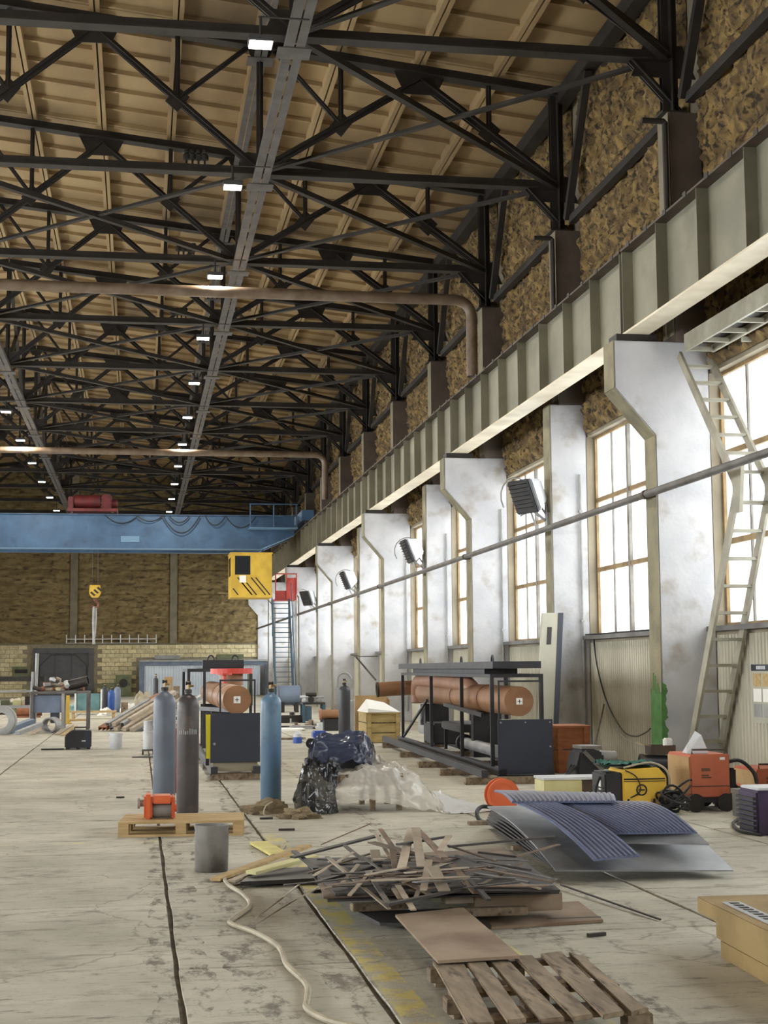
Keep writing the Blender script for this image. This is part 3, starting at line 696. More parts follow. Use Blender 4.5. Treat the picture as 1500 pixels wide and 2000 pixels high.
# walkway with guard rail at the drive end
wx0, wx1 = AY(485, 1035, CY).x, AY(590, 1035, CY).x; wz = AY(520, 1033, CY).z
MB().box(wx0, CY-0.75, wz-0.05, 6.7, CY-0.02, wz).build('walkway', 'crane_blue_light', t, world=True)
for x in (wx0+0.03, (wx0+6.7)/2, 6.65): MB().bar((x, CY-0.72, wz), (x, CY-0.72, wz+1.0), 0.05, 0.05).build('rail_post', 'crane_blue', t, world=True)
for z in (0.5, 1.0): MB().bar((wx0, CY-0.72, wz+z), (6.7, CY-0.72, wz+z), 0.04, 0.04).build('handrail', 'crane_blue', t, world=True)
for k, (x0, x1, sag) in enumerate([(205,270,0.35), (268,318,0.25), (318,390,0.75), (330,370,0.3), (400,440,0.4), (440,500,0.5)]):
    a, c = AY(x0, 1010, CY), AY(x1, 1010, CY); n = 10
    MB().tube([(a.x+(c.x-a.x)*i/n, CY-0.12, zt-0.02-sag*4*(i/n)*(1-i/n)) for i in range(n+1)], 0.025, 5).build('festoon_cable', 'cable_black', t, world=True)
# trolley riding on the bridge
a, c = AY(133, 962, CY+1.0), AY(230, 1004, CY+1.0)
t = thing('hoist_trolley', 'dark red hoist trolley sitting on top of the blue crane bridge', 'trolley', ((a.x+c.x)/2, CY+1.4, zt+0.03)); hw = (c.x-a.x)/2
MB().box(-hw,-1.3,0.12,hw,1.3,0.26).build('frame', 'trolley_red', t, bev=0.02)
for sx in (-1,1):
    for y in (-1.15, 1.15): MB().cyl((sx*hw*0.8-0.06,y,0.1), (sx*hw*0.8+0.06,y,0.1), 0.1, 12).build('wheel', 'rail_dark', t)
MB().cyl((-hw*0.75,-0.5,0.62), (hw*0.3,-0.5,0.62), 0.3, 16).build('rope_drum', 'trolley_red', t, smooth=True)
MB().box(hw*0.35,-0.9,0.26,hw*0.75,-0.2,0.9).build('gearbox', 'trolley_red', t, bev=0.04)
MB().cyl((hw*0.75,-0.5,0.55), (hw*0.98,-0.5,0.55), 0.18, 14).build('motor', 'trolley_red', t, smooth=True)
MB().box(-hw*0.98,-0.9,0.26,-hw*0.76,-0.1,0.8).build('brake_box', 'trolley_red', t, bev=0.03)
# hook block on its ropes
hy = CY+1.35
a, c = AY(174, 1143, hy), AY(197, 1168, hy); hx, hz0, hz1 = (a.x+c.x)/2, c.z, a.z
t = thing('hook_block', 'yellow and black striped crane hook block hanging on steel ropes', 'crane hook', (hx, hy, hz0))
h = hz1-hz0; w_ = (c.x-a.x)/2
MB().prism([(-w_*0.5,0),(w_*0.5,0),(w_,h*0.35),(w_*0.9,h),(-w_*0.9,h),(-w_,h*0.35)], 'Y', -0.14, 0.14).build('block_body', 'cab_yellow', t, bev=0.02)
for k in range(3): MB().plate([(-w_*0.8+0.14*k,-0.15,h*0.4+0.1*k),(-w_*0.8+0.14*k+0.16,-0.15,h*0.4+0.1*k-0.14),(-w_*0.8+0.14*k+0.24,-0.15,h*0.4+0.1*k-0.1),(-w_*0.8+0.14*k+0.06,-0.15,h*0.4+0.1*k+0.06)], 0.008).build('stripe', 'stripe_black', t)
MB().cyl((0,0,-0.12),(0,0,0),0.06,10).build('shank', 'hook_rust', t)
MB().tube(smooth_path([(0,0,-0.12),(0.14,0,-0.24),(0.1,0,-0.38),(-0.04,0,-0.4),(-0.14,0,-0.3)], 4), 0.045, 8).build('hook', 'hook_rust', t, smooth=True)
for x in (-0.12, 0.12): MB().tube([(x,0,h),(x,0,zt+0.1-hz0)], 0.012, 5).build('rope', 'rope_grey', t)
a = AY(184, 1258, hy)
single('lifting_sling', MB().tube([(hx-0.03,hy,hz0-0.36),(hx-0.05,hy,hz0-1.0),(hx-0.02,hy,a.z)], 0.06, 8).tube([(hx+0.05,hy,hz0-0.38),(hx+0.06,hy,hz0-0.9),(hx+0.02,hy,a.z+0.3)], 0.04, 6), 'zinc', 'pale long sling hanging straight down from the crane hook', 'sling')
# operator cab
by = CY-1.3
a, c = AY(451, 1081, by), AY(531, 1167, by); cx0, cx1, cz0, cz1 = a.x, c.x, c.z, a.z
t = thing('crane_cab', 'yellow crane operator cab with a dark window and black hazard stripes', 'crane cab', ((cx0+cx1)/2, by+0.9, cz0)); W_, H_ = (cx1-cx0)/2, cz1-cz0
MB().box(-W_,-0.9,0,W_,0.9,0.06).build('floor_pan', 'cab_yellow', t)
MB().box(-W_,-0.9,0.06,W_,-0.86,H_*0.52).box(-W_,-0.9,H_*0.52,-W_*0.80,-0.86,H_).box(-W_*0.05,-0.9,H_*0.52,W_,-0.86,H_).box(-W_*0.80,-0.9,H_*0.95,-W_*0.05,-0.86,H_).build('front_panel', 'cab_yellow', t)
MB().box(-W_,-0.86,0.06,-W_+0.04,0.9,H_*0.5).box(-W_,-0.86,H_*0.93,-W_+0.04,0.9,H_).box(-W_,-0.86,H_*0.5,-W_+0.04,-0.75,H_*0.93).box(-W_,0.8,H_*0.5,-W_+0.04,0.9,H_*0.93).build('side_panel', 'cab_yellow', t)
MB().box(W_-0.04,-0.86,0.06,W_,0.9,H_).build('side_panel', 'cab_yellow', t)
MB().box(-W_-0.03,-0.93,H_,W_+0.03,0.93,H_+0.05).build('roof', 'cab_yellow', t)
MB().box(-W_*0.80,-0.89,H_*0.52,-W_*0.05,-0.87,H_*0.95).build('window_pane', 'dark_glass', t)
MB().box(-W_+0.01,-0.75,H_*0.5,-W_+0.03,0.8,H_*0.93).build('window_pane', 'dark_glass', t)
MB().box(-W_+0.05,0.86,0.06,W_-0.05,0.9,H_).build('back_panel', 'cab_yellow', t)
MB().box(-W_*0.58,-0.915,H_*0.34,-W_*0.26,-0.901,H_*0.5).build('notice', 'paper_white', t)
for k in range(6):
    x = -W_*0.92+0.19*k; zz = H_*0.2 if k < 1 else H_*0.45 if k not in (2,3) else H_*0.33
    x1 = min(x+0.42, W_-0.1); 
    MB().plate([(x,-0.902,zz),(x+0.05,-0.902,zz+0.02),(x+0.05+zz*0.85-0.1,-0.902,0.12),(x+zz*0.85-0.1,-0.902,0.1)], 0.008).build('stripe', 'stripe_black', t)
for x in (-W_*0.7, W_*0.7): MB().bar((x,0.7,H_+0.05),(x,0.7,zb-cz0-0.03),0.1,0.1).build('hanger', 'crane_blue', t)
# access platform and steep stair behind the blue cylinder
py_ = 66.5
a, c = AY(537, 1120, py_), AY(580, 1172, py_)
pz = c.z; px0, px1 = a.x, c.x
t = thing('access_platform', 'red sheet-sided landing below the crane girder at the top of the blue stair', 'platform', ((px0+px1)/2, py_, 0))
def B(x0,y0,z0,x1,y1,z1,n,m): MB().box(x0,y0,z0,x1,y1,z1).build(n, m, t, world=True)
B(px0,py_,pz,px1,py_+1.2,pz+0.05,'deck','red_paint')
B(px0,py_-0.02,pz+0.05,px1,py_,pz+0.42,'toe_sheet','red_paint')
B(px0+0.55,py_-0.02,pz+0.42,px1,py_,pz+1.0,'side_sheet','red_paint')
for x in (px0, px0+0.5, px1-0.05): B(x,py_-0.06,pz+0.05,x+0.05,py_-0.02,pz+1.15,'rail_post','red_paint')
B(px0,py_-0.06,pz+1.15,px1,py_-0.02,pz+1.2,'handrail','red_paint')
B(px1-0.09,py_,0,px1,py_+0.09,pz,'leg','zinc')
B(px1-0.09,py_+1.1,0,px1,py_+1.19,pz,'leg','zinc')
B(px0,py_+1.1,0,px0+0.09,py_+1.19,pz,'leg','zinc')
t = thing('blue_stair', 'steep blue steel stair with many treads leading up to the red landing', 'stair', ((px0+px1)/2, py_-2.0, 0))
sa, sc = AY(531, 1172, py_), AY(564, 1172, py_)
for x in (sa.x, sc.x): MB().bar((x, py_-2.2, 0), (x, py_-0.1, pz), 0.07, 0.24, (0,1,0.3)).build('stringer', 'stair_blue', t, world=True)
for k in range(21):
    f = (k+0.7)/21.5; MB().box(sa.x+0.035, py_-2.2+2.1*f-0.09, pz*f-0.015, sc.x-0.035, py_-2.2+2.1*f+0.09, pz*f+0.015).build('tread', 'stair_blue', t, world=True)
for x in (sa.x-0.06, sc.x+0.06): MB().tube([(x, py_-2.5, 0.8), (x, py_-0.4, pz+0.75)], 0.02, 6).build('handrail', 'stair_blue', t, world=True)
for x in (sa.x-0.06, sc.x+0.06):
    for f in (0.05, 0.35, 0.65): MB().tube([(x, py_-2.2+2.1*f, pz*f), (x, py_-2.2+2.1*f-0.2, pz*f+0.75)], 0.015, 5).build('baluster', 'stair_blue', t, world=True)

# ------------------------------------------------------------------ end wall details
GY = Y1-0.05
a, c = AY(65, 1266, GY), AY(183, 1266, GY)
d = struct(MB().box(a.x, GY-0.12, 0, a.x+0.3, GY+0.06, a.z).box(c.x-0.3, GY-0.12, 0, c.x, GY+0.06, a.z).box(a.x+0.3, GY-0.12, a.z-0.32, c.x-0.3, GY+0.06, a.z).build('door_1', 'gate_grey'))
gw = c.x-a.x-0.6; gx = a.x+0.3; gz = a.z-0.32
for k in range(3): MB().box(gx+gw*k/3+0.01, GY-0.03, 0.02, gx+gw*(k+1)/3-0.01, GY+0.02, gz-0.01).build('door_leaf', 'gate_grey', d)
for p, q in (((gx+0.1,gz-0.75),(gx+0.75,gz-0.1)), ((gx+gw-0.75,gz-0.1),(gx+gw-0.1,gz-0.75)), ((gx+0.75,gz-0.1),(gx+gw-0.75,gz-0.1)), ((gx+0.1,0.2),(gx+0.1,gz-0.75)), ((gx+gw-0.1,0.2),(gx+gw-0.1,gz-0.75))):
    MB().bar((p[0],GY-0.05,p[1]), (q[0],GY-0.05,q[1]), 0.05, 0.05).build('door_brace', 'steel_dark', d)
# white profiled partition
a, c = AY(272, 1293, 91.2), AY(521, 1293, 91.2)
t = thing('partition_wall', 'white profiled sheet partition in a grey frame against the brick wall', 'partition', ((a.x+c.x)/2, 91.2, 0))
PS = corrugated(1.0, a.z-0.25, 0.16, 0.05, 'corrugated_white'); n = int((c.x-a.x-0.5)/1.0)
for k in range(n): link('cladding_sheet', PS, t, (a.x+0.3+k*1.0-(a.x+c.x)/2, 0.06, 0.03))
B(a.x,91.1,0,a.x+0.28,91.4,a.z,'frame_post','blue_grey'); B(a.x+0.28,91.1,a.z-0.2,c.x,91.4,a.z,'frame_head','blue_grey'); B(c.x-0.1,91.1,0,c.x,91.4,a.z-0.2,'frame_post','blue_grey')
B(a.x,91.02,a.z,c.x,91.5,a.z+0.12,'cap','zinc')
a, c = AY(423, 1278, Y1-0.1), AY(476, 1287, Y1-0.1)
single('wall_sign', MB().box(a.x, Y1-0.09, c.z, c.x, Y1-0.04, a.z), 'box_green', 'long dark green board fixed to the brick above the white partition', 'board')
a, c = AY(302, 1280, Y1-0.1), AY(352, 1287, Y1-0.1)
single('wall_board', MB().box(a.x, Y1-0.09, c.z, c.x, Y1-0.04, a.z), 'zinc', 'pale narrow board fixed to the brick beside the dark green board', 'board')
# white railing over the gate
a, c = AY(130, 1240, Y1-0.3), AY(305, 1257, Y1-0.3)
t = thing('wall_railing', 'white railing with upright posts on top of the brick parapet', 'railing', ((a.x+c.x)/2, Y1-0.25, BT))
for k in range(11): x = a.x+(c.x-a.x)*k/10; B(x-0.03, Y1-0.3, BT+0.05, x+0.03, Y1-0.24, a.z, 'rail_post', 'white_paint')
B(a.x, Y1-0.31, BT+0.28, c.x, Y1-0.24, BT+0.33, 'handrail', 'white_paint')
B(a.x, Y1-0.32, BT+0.05, c.x, Y1-0.06, BT+0.075, 'base_rail', 'white_paint')
# cabinets and boxes along the end wall
def cabinet(name, x0, y0_, x1, y1_, Y, dep, m, label, cat, door=True, rnd=False):
    a, c = AY(x0, y0_, Y), AY(x1, y1_, Y); z0 = max(0.0, c.z)
    t = thing(name, label, cat, ((a.x+c.x)/2, Y+dep/2, z0)); hw = (c.x-a.x)/2; h = a.z-z0
    MB().box(-hw,-dep/2,0,hw,dep/2,h).build('body', m, t, bev=0.015)
    if door: MB().box(-hw+0.05,-dep/2-0.03,0.06,hw-0.05,-dep/2-0.005,h-0.06).build('door', m, t, bev=0.01); MB().box(hw-0.14,-dep/2-0.06,h*0.5,hw-0.1,-dep/2-0.03,h*0.5+0.14).build('handle', 'steel_dark', t)
    if rnd: MB().cyl((0,-dep/2-0.08,h*0.62),(0,-dep/2-0.035,h*0.62),hw*0.55,18).build('fan_cover', 'steel_dark', t)
    return t
cabinet('electrical_cabinet', 198, 1334, 225, 1362, 91.3, 0.5, 'box_green', 'low green electrical cabinet by the brick wall beside the gate', 'cabinet')
cabinet('ventilation_cabinet', 226, 1318, 256, 1362, 91.3, 0.6, 'box_green', 'taller green cabinet with a round fan cover beside the partition', 'cabinet', True, True)
a, c = AY(24, 1302, Y1-0.1), AY(58, 1322, Y1-0.1)
t = thing('wall_box', 'green switch box with a dark recess on the brick left of the gate', 'switch box', ((a.x+c.x)/2, Y1-0.12, c.z)); hw = (c.x-a.x)/2; h = a.z-c.z
MB().box(-hw,-0.04,0,hw,0.07,h).build('box_body', 'box_green', t); MB().box(-hw*0.7,-0.06,h*0.35,hw*0.75,-0.041,h*0.72).build('box_window', 'stripe_black', t)

# ------------------------------------------------------------------ fan heaters on the slim piers
def make_heater(label):
    t = thing('fan_heater', label, 'heater', (0,0,0))
    MB().box(-0.08,-0.32,-0.32,0.0,0.32,0.32).build('front_frame', 'black_metal', t, bev=0.02)
    for k in range(8): MB().bar((-0.10,-0.27,-0.26+k*0.074),(-0.10,0.27,-0.26+k*0.074),0.05,0.012,(0.5,0,1)).build('louvre', 'steel_dark', t)
    MB().hexa([(0.001,-0.32,-0.32),(0.001,0.32,-0.32),(0.001,0.32,0.32),(0.001,-0.32,0.32)], [(0.34,-0.18,-0.2),(0.34,0.18,-0.2),(0.34,0.18,0.2),(0.34,-0.18,0.2)]).build('rear_hood', 'heater_white', t, bev=0.03)
    MB().tube([(0.05+0.36*math.cos(a), 0.335, 0.36*math.sin(a)) for a in [i*PI/8-PI*0.55 for i in range(14)]], 0.015, 6).build('bracket_hoop', 'zinc', t)
    return t
HT = [(1030,969,26.3,'grey fan heater with black louvres hung beside the nearest slim pier',0.38), (808,1076,38.3,'white-backed fan heater hung on the second slim pier',0.02), (683,1133,50.3,'small pale fan heater hung on the third slim pier',0.02), (602,1168,62.3,'black-fronted fan heater hung beside the red landing',0.5)]
for k, (x, y, Y, lab, rz_) in enumerate(HT):
    p = AY(x, y, Y); p.x = min(p.x, 6.98)
    h0 = make_heater(lab); h0.location = p; h0.rotation_euler = (0.0, -0.38, rz_); FR[h0.name] = (p, 0)
    inv = (Matrix.Translation(p) @ h0.rotation_euler.to_matrix().to_4x4()).inverted()
    def attach(n, mb): o = link(n, mb.mesh(n, 'zinc'), h0); o.matrix_parent_inverse = inv
    attach('wall_arm', MB().tube([(p.x+0.05, p.y, p.z-0.2),(7.36,Y,p.z-0.45)], 0.025, 6)); attach('wall_arm', MB().tube([(p.x+0.05, p.y, p.z+0.15),(7.38,Y,p.z-0.35)], 0.02, 6))
    attach('wall_plate', MB().box(7.36,Y-0.08,p.z-0.6,7.405,Y+0.08,p.z-0.3))
    attach('feed_pipe', MB().tube([(p.x+0.1,p.y-0.02,p.z-0.3),(7.17,Y-0.05,4.12)], 0.02, 6))
    single('heater_pipe', MB().tube(smooth_path([(7.395,Y+0.02,4.1),(7.395,Y+0.02,4.5),(7.395,Y+0.06,4.58),(7.395,Y+0.12,4.5),(7.395,Y+0.12,4.1)],5), 0.022, 6), 'zinc', 'bent thin pipe looping above the service pipe beside a fan heater', 'pipe', 'bent heater pipes')
# ------------------------------------------------------------------ wall stair and walkway by the near windows
sx0, sx1 = 7.56, 8.0
bt = AX(1338, 1546, sx0); tp = AX(1441, 948, sx0); up = AX(1327, 694, sx0)
t = thing('wall_stair', 'pale grey steel ladder stair rising in two flights against the near windows', 'stair', (7.78, bt.y, 0))
P0 = Vector((0, bt.y, 0)); P1 = Vector((0, tp.y, tp.z)); P2 = Vector((0, up.y, up.z))
for x in (sx0, sx1):
    MB().bar((x,P0.y,0.0), (x,P1.y,P1.z), 0.04, 0.15, (0,1,0.5)).build('stringer', 'stair_paint', t, world=True)
    MB().bar((x,P1.y,P1.z-0.02), (x,P2.y,P2.z), 0.04, 0.13, (0,1,0.5)).build('stringer', 'stair_paint', t, world=True)
    MB().prism([(P1.y-0.18,P1.z+0.25),(P1.y+0.14,P1.z+0.25),(P1.y+0.10,P1.z-0.35),(P1.y-0.08,P1.z-0.35)], 'X', x-0.025, x+0.025).build('knee_plate', 'stair_paint', t, world=True)
for k in range(11):
    f = (k+0.6)/11.2; MB().box(sx0+0.02,P0.y+(P1.y-P0.y)*f-0.07,P1.z*f-0.02,sx1-0.02,P0.y+(P1.y-P0.y)*f+0.07,P1.z*f+0.02).build('tread', 'stair_paint', t, world=True)
for k in range(7):
    f = (k+0.7)/7.4; q = P1.lerp(P2, f); MB().box(sx0+0.02,q.y-0.06,q.z-0.018,sx1-0.02,q.y+0.06,q.z+0.018).build('tread', 'stair_paint', t, world=True)
MB().bar((8.02,P1.y,P1.z-0.1),(8.12,P1.y,P1.z-0.1),0.05,0.05).build('wall_anchor', 'stair_paint', t, world=True)
wz = up.z-0.02; wye = up.y-0.35
t = thing('service_walkway', 'steel service walkway with ladder-like underside hung under the near crane girder', 'walkway', (7.74, 16, wz))
MB().box(7.5,14.6,wz,7.54,wye,wz+0.24).build('side_channel', 'stair_paint', t, world=True)
MB().box(7.9,14.6,wz,7.94,wye,wz+0.1).build('side_channel', 'stair_paint', t, world=True)
MB().box(7.54,14.6,wz+0.12,7.92,wye,wz+0.14).build('deck', 'steel_dark', t, world=True)
rm = MB().box(7.54-7.74,-0.025,0.0,7.9-7.74,0.025,0.06).mesh('cross_bar', 'stair_paint')
for k in range(8): link('cross_bar', rm, t, (0, wye-0.06-k*0.58-16, 0))
for y in (18.5, 15.5): MB().box(7.94,y-0.03,wz-0.06,8.10,y+0.03,wz-0.001).build('wall_bracket', 'stair_paint', t, world=True)
# poster on the cladding
a, c = AX(1469, 1297, 8.06), AX(1469, 1411, 8.06)
t = thing('safety_poster', 'faded white poster with a dark blue header band on the profiled cladding', 'poster', (8.06, a.y-0.35, c.z)); h = a.z-c.z
MB().box(-0.012,-0.6,0,0.0,0.35,h).build('sheet', 'pale_panel', t)
MB().box(-0.018,-0.6,h-0.09,-0.0125,0.35,h-0.005).build('header_band', 'navy_panel', t)
for k, y in enumerate((0.16, 0.11, 0.07, 0.02, -0.03, -0.08)): MB().box(-0.02,y-0.018,h-0.07,-0.0185,y+0.018,h-0.025).build('header_mark', 'heater_white', t)
pp_ = [(0.30,0.05,0.62), (0.30,0.05,0.36), (0.30,0.05,0.10), (0.0,-0.3,0.62), (0.0,-0.3,0.36), (0.0,-0.3,0.10)]
for k, (y0_, y1_, zz) in enumerate(pp_): MB().box(-0.016,y1_,h*zz,-0.0125,y0_,h*(zz+0.22)).build('picture', ('wood_pale','paper_white','zinc')[k % 3], t)
# hanging cables on the near cladding
single('wall_cable', MB().tube(smooth_path([AX(1160,1248,8.05),AX(1166,1300,8.0),AX(1185,1370,8.0),AX(1215,1425,7.9),AX(1240,1438,7.7),AX(1262,1430,7.45),AX(1270,1423,7.25)],6), 0.012, 6), 'cable_black', 'black cable sagging along the profiled cladding to the green-smeared column', 'cable')
single('wall_cable', MB().tube(smooth_path([AX(1158,1250,8.06),AX(1175,1340,8.05),AX(1205,1425,8.03),AX(1240,1452,7.8),AX(1268,1458,7.25)],6), 0.009, 6), 'zinc', 'thin grey cable hanging lower beside the black wall cable', 'cable')
single('leaning_rod', MB().tube([G(1147,1520)+Vector((0.0,0,0.015)), AX(1180,1376,8.05)], 0.014, 6), 'rail_dark', 'thin dark rod leaning against the profiled cladding', 'rod')
# tall pale panel leaning on the first slim pier
t = thing('leaning_panel', 'tall pale panel with a small slot leaning against the first slim pier', 'panel', (7.0, 25.5, 0))
a, c = AY(1060, 1197, 25.95), AY(1092, 1195, 25.95); hb = a.z
px0, px1, bx0, bx1 = a.x, c.x, AY(1046, 1500, 25.0).x, AY(1078, 1500, 25.0).x
def lean(z, x0f, x1f):
    f = z/hb; return (bx0+(px0-bx0)*f)+(bx1-bx0)*x0f, (bx0+(px0-bx0)*f)+(bx1-bx0)*x1f, 25.0+0.95*f
def leanbox(z0, z1, f0, f1, dy0, dy1, n, m):
    xa, xb, ya = lean(z0, f0, f1); xc, xd, yc = lean(z1, f0, f1)
    MB().hexa([(xa,ya+dy0,z0),(xb,ya+dy0,z0),(xb,ya+dy1,z0),(xa,ya+dy1,z0)], [(xc,yc+dy0,z1),(xd,yc+dy0,z1),(xd,yc+dy1,z1),(xc,yc+dy1,z1)]).build(n, m, t, world=True)
leanbox(0, hb, 0.0, 1.0, 0.0, 0.1, 'panel_core', 'pale_panel'); leanbox(0, hb, 1.001, 1.32, -0.01, 0.1, 'edge_strip', 'navy_panel')
leanbox(hb*0.78, hb*0.9, 0.35, 0.62, -0.012, -0.001, 'slot_window', 'stripe_black')

# ------------------------------------------------------------------ gas cylinders
def gas_cylinder(px, pyb, pyt, m, label, group=None, wpx=None, cap=True, dirt=None):
    p = G(px, pyb); top = AY(px, pyt, p.y).z
    r = (wpx/2*p.y/2900.0*1.03) if wpx else 0.11
    t = thing('gas_cylinder', label, 'gas cylinder', p, 0, group); hb_ = top-0.14
    prof = [(r*0.92,0.0),(r,0.03),(r,hb_-r*1.05)]+[(r*math.cos(a), hb_-r*1.05+r*1.05*math.sin(a)) for a in (0.25,0.5,0.75,1.0,1.2)]+[(r*0.28,hb_),(r*0.26,hb_+0.03)]
    MB().lathe(prof, n=24).build('body', m, t, smooth=True)
    MB().lathe([(r*0.34,hb_+0.01),(r*0.34,hb_+0.05),(r*0.22,hb_+0.055)], n=14).build('neck_ring', 'steel_dark', t, smooth=True)
    v = MB().cyl((0,0,hb_+0.03),(0,0,top),0.018,8).cyl((0,0,top-0.05),(0.06,-0.02,top-0.05),0.013,8).build('valve', 'brass', t)
    MB().cyl((-0.03,0,top-0.02),(0.03,0,top-0.02),0.022,8).build('hand_wheel', 'steel_dark', v)
    return t, r, hb_
gas_cylinder(320, 1572, 1328, 'cyl_grey', 'blue-grey gas cylinder standing behind the orange winch', None, 41)
t, r, hb_ = gas_cylinder(366, 1590, 1331, 'cyl_brown', 'dark brown gas cylinder with worn white lettering', None, 41)
# worn remains of painted lettering round the wall, no longer legible
rl = random.Random(3)
for k in range(9):
    an = -PI/2-0.85+k*0.2; hh = rl.uniform(0.035, 0.065); z_ = hb_*0.665; c_, s_ = math.cos(an), math.sin(an)
    MB().bar(((r+0.001)*c_, (r+0.001)*s_, z_), ((r+0.001)*c_, (r+0.001)*s_, z_+hh), 0.003, rl.uniform(0.008, 0.018), (-s_, c_, 0)).build('worn_letter', 'zinc', t)
gas_cylinder(529, 1572, 1331, 'cyl_blue', 'faded blue gas cylinder standing beside the burlap sacks', None, 39)
gas_cylinder(347, 1548, 1400, 'cyl_red', 'dark red narrow cylinder half hidden between the grey and brown cylinders', None, 22)
gas_cylinder(673, 1440, 1326, 'cyl_dark', 'dark gas cylinder with a pale collar behind the wrapped machine', None, 23)
p = G(673, 1440); tp_ = AY(673, 1326, p.y).z
single('cylinder_cart_hoop', MB().tube([(p.x+0.16*math.cos(a), p.y+0.02, tp_-0.02+0.16*math.sin(a)) for a in [i*PI/8 for i in range(9)]], 0.03, 6).box(p.x-0.19,p.y-0.02,tp_-0.2,p.x-0.13,p.y+0.06,tp_).box(p.x+0.13,p.y-0.02,tp_-0.2,p.x+0.19,p.y+0.06,tp_), 'zinc', 'pale curved guard hoop round the head of the dark gas cylinder', 'guard')
for k, (x, yb_, yt_, m, w_, lab) in enumerate([(204,1391,1334,'cyl_dark',12,'dark green-grey gas cylinder at the end of the row by the scrap table'), (217,1393,1340,'cyl_bright_blue',13,'bright blue gas cylinder between two duller cylinders'), (229,1391,1334,'blue_grey',12,'pale blue-grey gas cylinder beside the bright blue cylinder')]):
    gas_cylinder(x, yb_, yt_, m, lab, None, w_)
gas_cylinder(304, 1388, 1316, 'cyl_dark', 'black gas cylinder standing before the white partition', None, 9)

# ------------------------------------------------------------------ orange winch on a pale pallet
def pallet(name, label, L_, W_, H_, nb, m, loc, rz, gap=0.35):
    t = thing(name, label, 'pallet', loc, rz)
    bw_ = W_/(nb+(nb-1)*gap) if nb > 1 else W_
    for k in range(nb):
        y = -W_/2+k*bw_*(1+gap); MB().box(-L_/2,y,H_-0.022,L_/2,y+bw_,H_).build('deck_board', m, t, bev=0.003)
    for k in range(3):
        x = (-L_/2, -0.05, L_/2-0.1)[k]
        MB().box(x,-W_/2,H_-0.044,x+0.1,W_/2,H_-0.0225).build('cross_board', m, t)
        for y in (-W_/2, -0.07, W_/2-0.14): MB().box(x,y,0.0225,x+0.1,y+0.14,H_-0.0445).build('block', m, t, bev=0.003)
    for y in (-W_/2, -0.07, W_/2-0.14): MB().box(-L_/2,y,0,L_/2,y+0.14,0.022).build('bottom_board', m, t)
    return t
a, c = G(237, 1636), G(482, 1632); L_ = (c-a).length
pallet('wooden_pallet', 'clean pale wooden pallet carrying the orange winch', L_, 0.8, 0.145, 6, 'wood_pale', (a+c)/2+Vector((0.0,0.42,0)), math.atan2(c.y-a.y, c.x-a.x), 0.12)
wp = (a+c)/2; wy = wp.y+0.22
a2, c2 = AY(281, 1600, wy), AY(342, 1551, wy)
z0 = 0.146; h = c2.z-z0; hw = (c2.x-a2.x)/2
t = thing('electric_winch', 'orange electric winch with a drum of silver wire rope on the pale pallet', 'winch', ((a2.x+c2.x)/2, wy+0.14, z0))
MB().box(-hw,-0.14,0,-hw*0.45,0.14,h).build('gear_housing', 'orange_paint', t, bev=0.02)
MB().box(hw*0.78,-0.14,0,hw,0.14,h*0.92).build('end_plate', 'orange_paint', t, bev=0.012)
MB().box(-hw*0.45,-0.14,h*0.62,hw*0.78,0.14,h*0.94).build('top_cover', 'orange_paint', t, bev=0.012)
MB().cyl((-hw*0.44,0,h*0.32),(hw*0.77,0,h*0.32),h*0.29,20).build('rope_drum', 'wire_silver', t, smooth=True)
for k in range(9): MB().hollow((-hw*0.38+k*hw*0.13,0,h*0.32),(-hw*0.38+k*hw*0.13+0.02,0,h*0.32),h*0.305,h*0.28,16).build('rope_coil', 'zinc', t)
MB().cyl((-hw*1.32,0,h*0.62),(-hw,0,h*0.62),0.035,14).build('motor_shaft', 'zinc', t, smooth=True)
MB().cyl((-hw*1.42,0,h*0.62),(-hw*1.25,0,h*0.62),0.055,14).build('motor_cap', 'zinc', t, smooth=True)
MB().cyl((hw,0,h*0.4),(hw*1.12,0,h*0.4),0.04,12).build('hub', 'orange_paint', t)
# grey metal bucket
def bucket(px, pyb, pyt, wpx, m, label, name='metal_bucket', bands=True, cat='bucket'):
    p = G(px, pyb); z = AY(px, pyt, p.y).z; r = wpx/2*p.y/2900
    t = thing(name, label, cat, p)
    MB().lathe([(r*0.93,0),(r*0.97,0.01),(r,z*0.75),(r,z),(r*0.95,z),(r*0.9,0.05),(0.01,0.05)], n=28).build('shell', m, t, smooth=True)
    if bands:
        MB().hollow((0,0,z*0.97),(0,0,z+0.006),r*1.03,r*0.96,28).build('rim', m, t); MB().hollow((0,0,z*0.8),(0,0,z*0.82),r*1.015,r*0.97,28).build('hoop', m, t)
    MB().tube([(r*math.cos(a)*1.02, -0.3*r*math.sin(a)-r*0.05, z*0.93-r*0.5*math.sin(a)) for a in [i*PI/8 for i in range(9)]], 0.006, 5).build('handle', 'steel_dark', t)
    return t
bucket(413, 1701, 1612, 65, 'bucket_grey', 'scuffed grey metal bucket standing by the pale pallet')
bucket(226, 1463, 1432, 25, 'heater_white', 'small pale bucket standing on the bare floor beside the black welder')
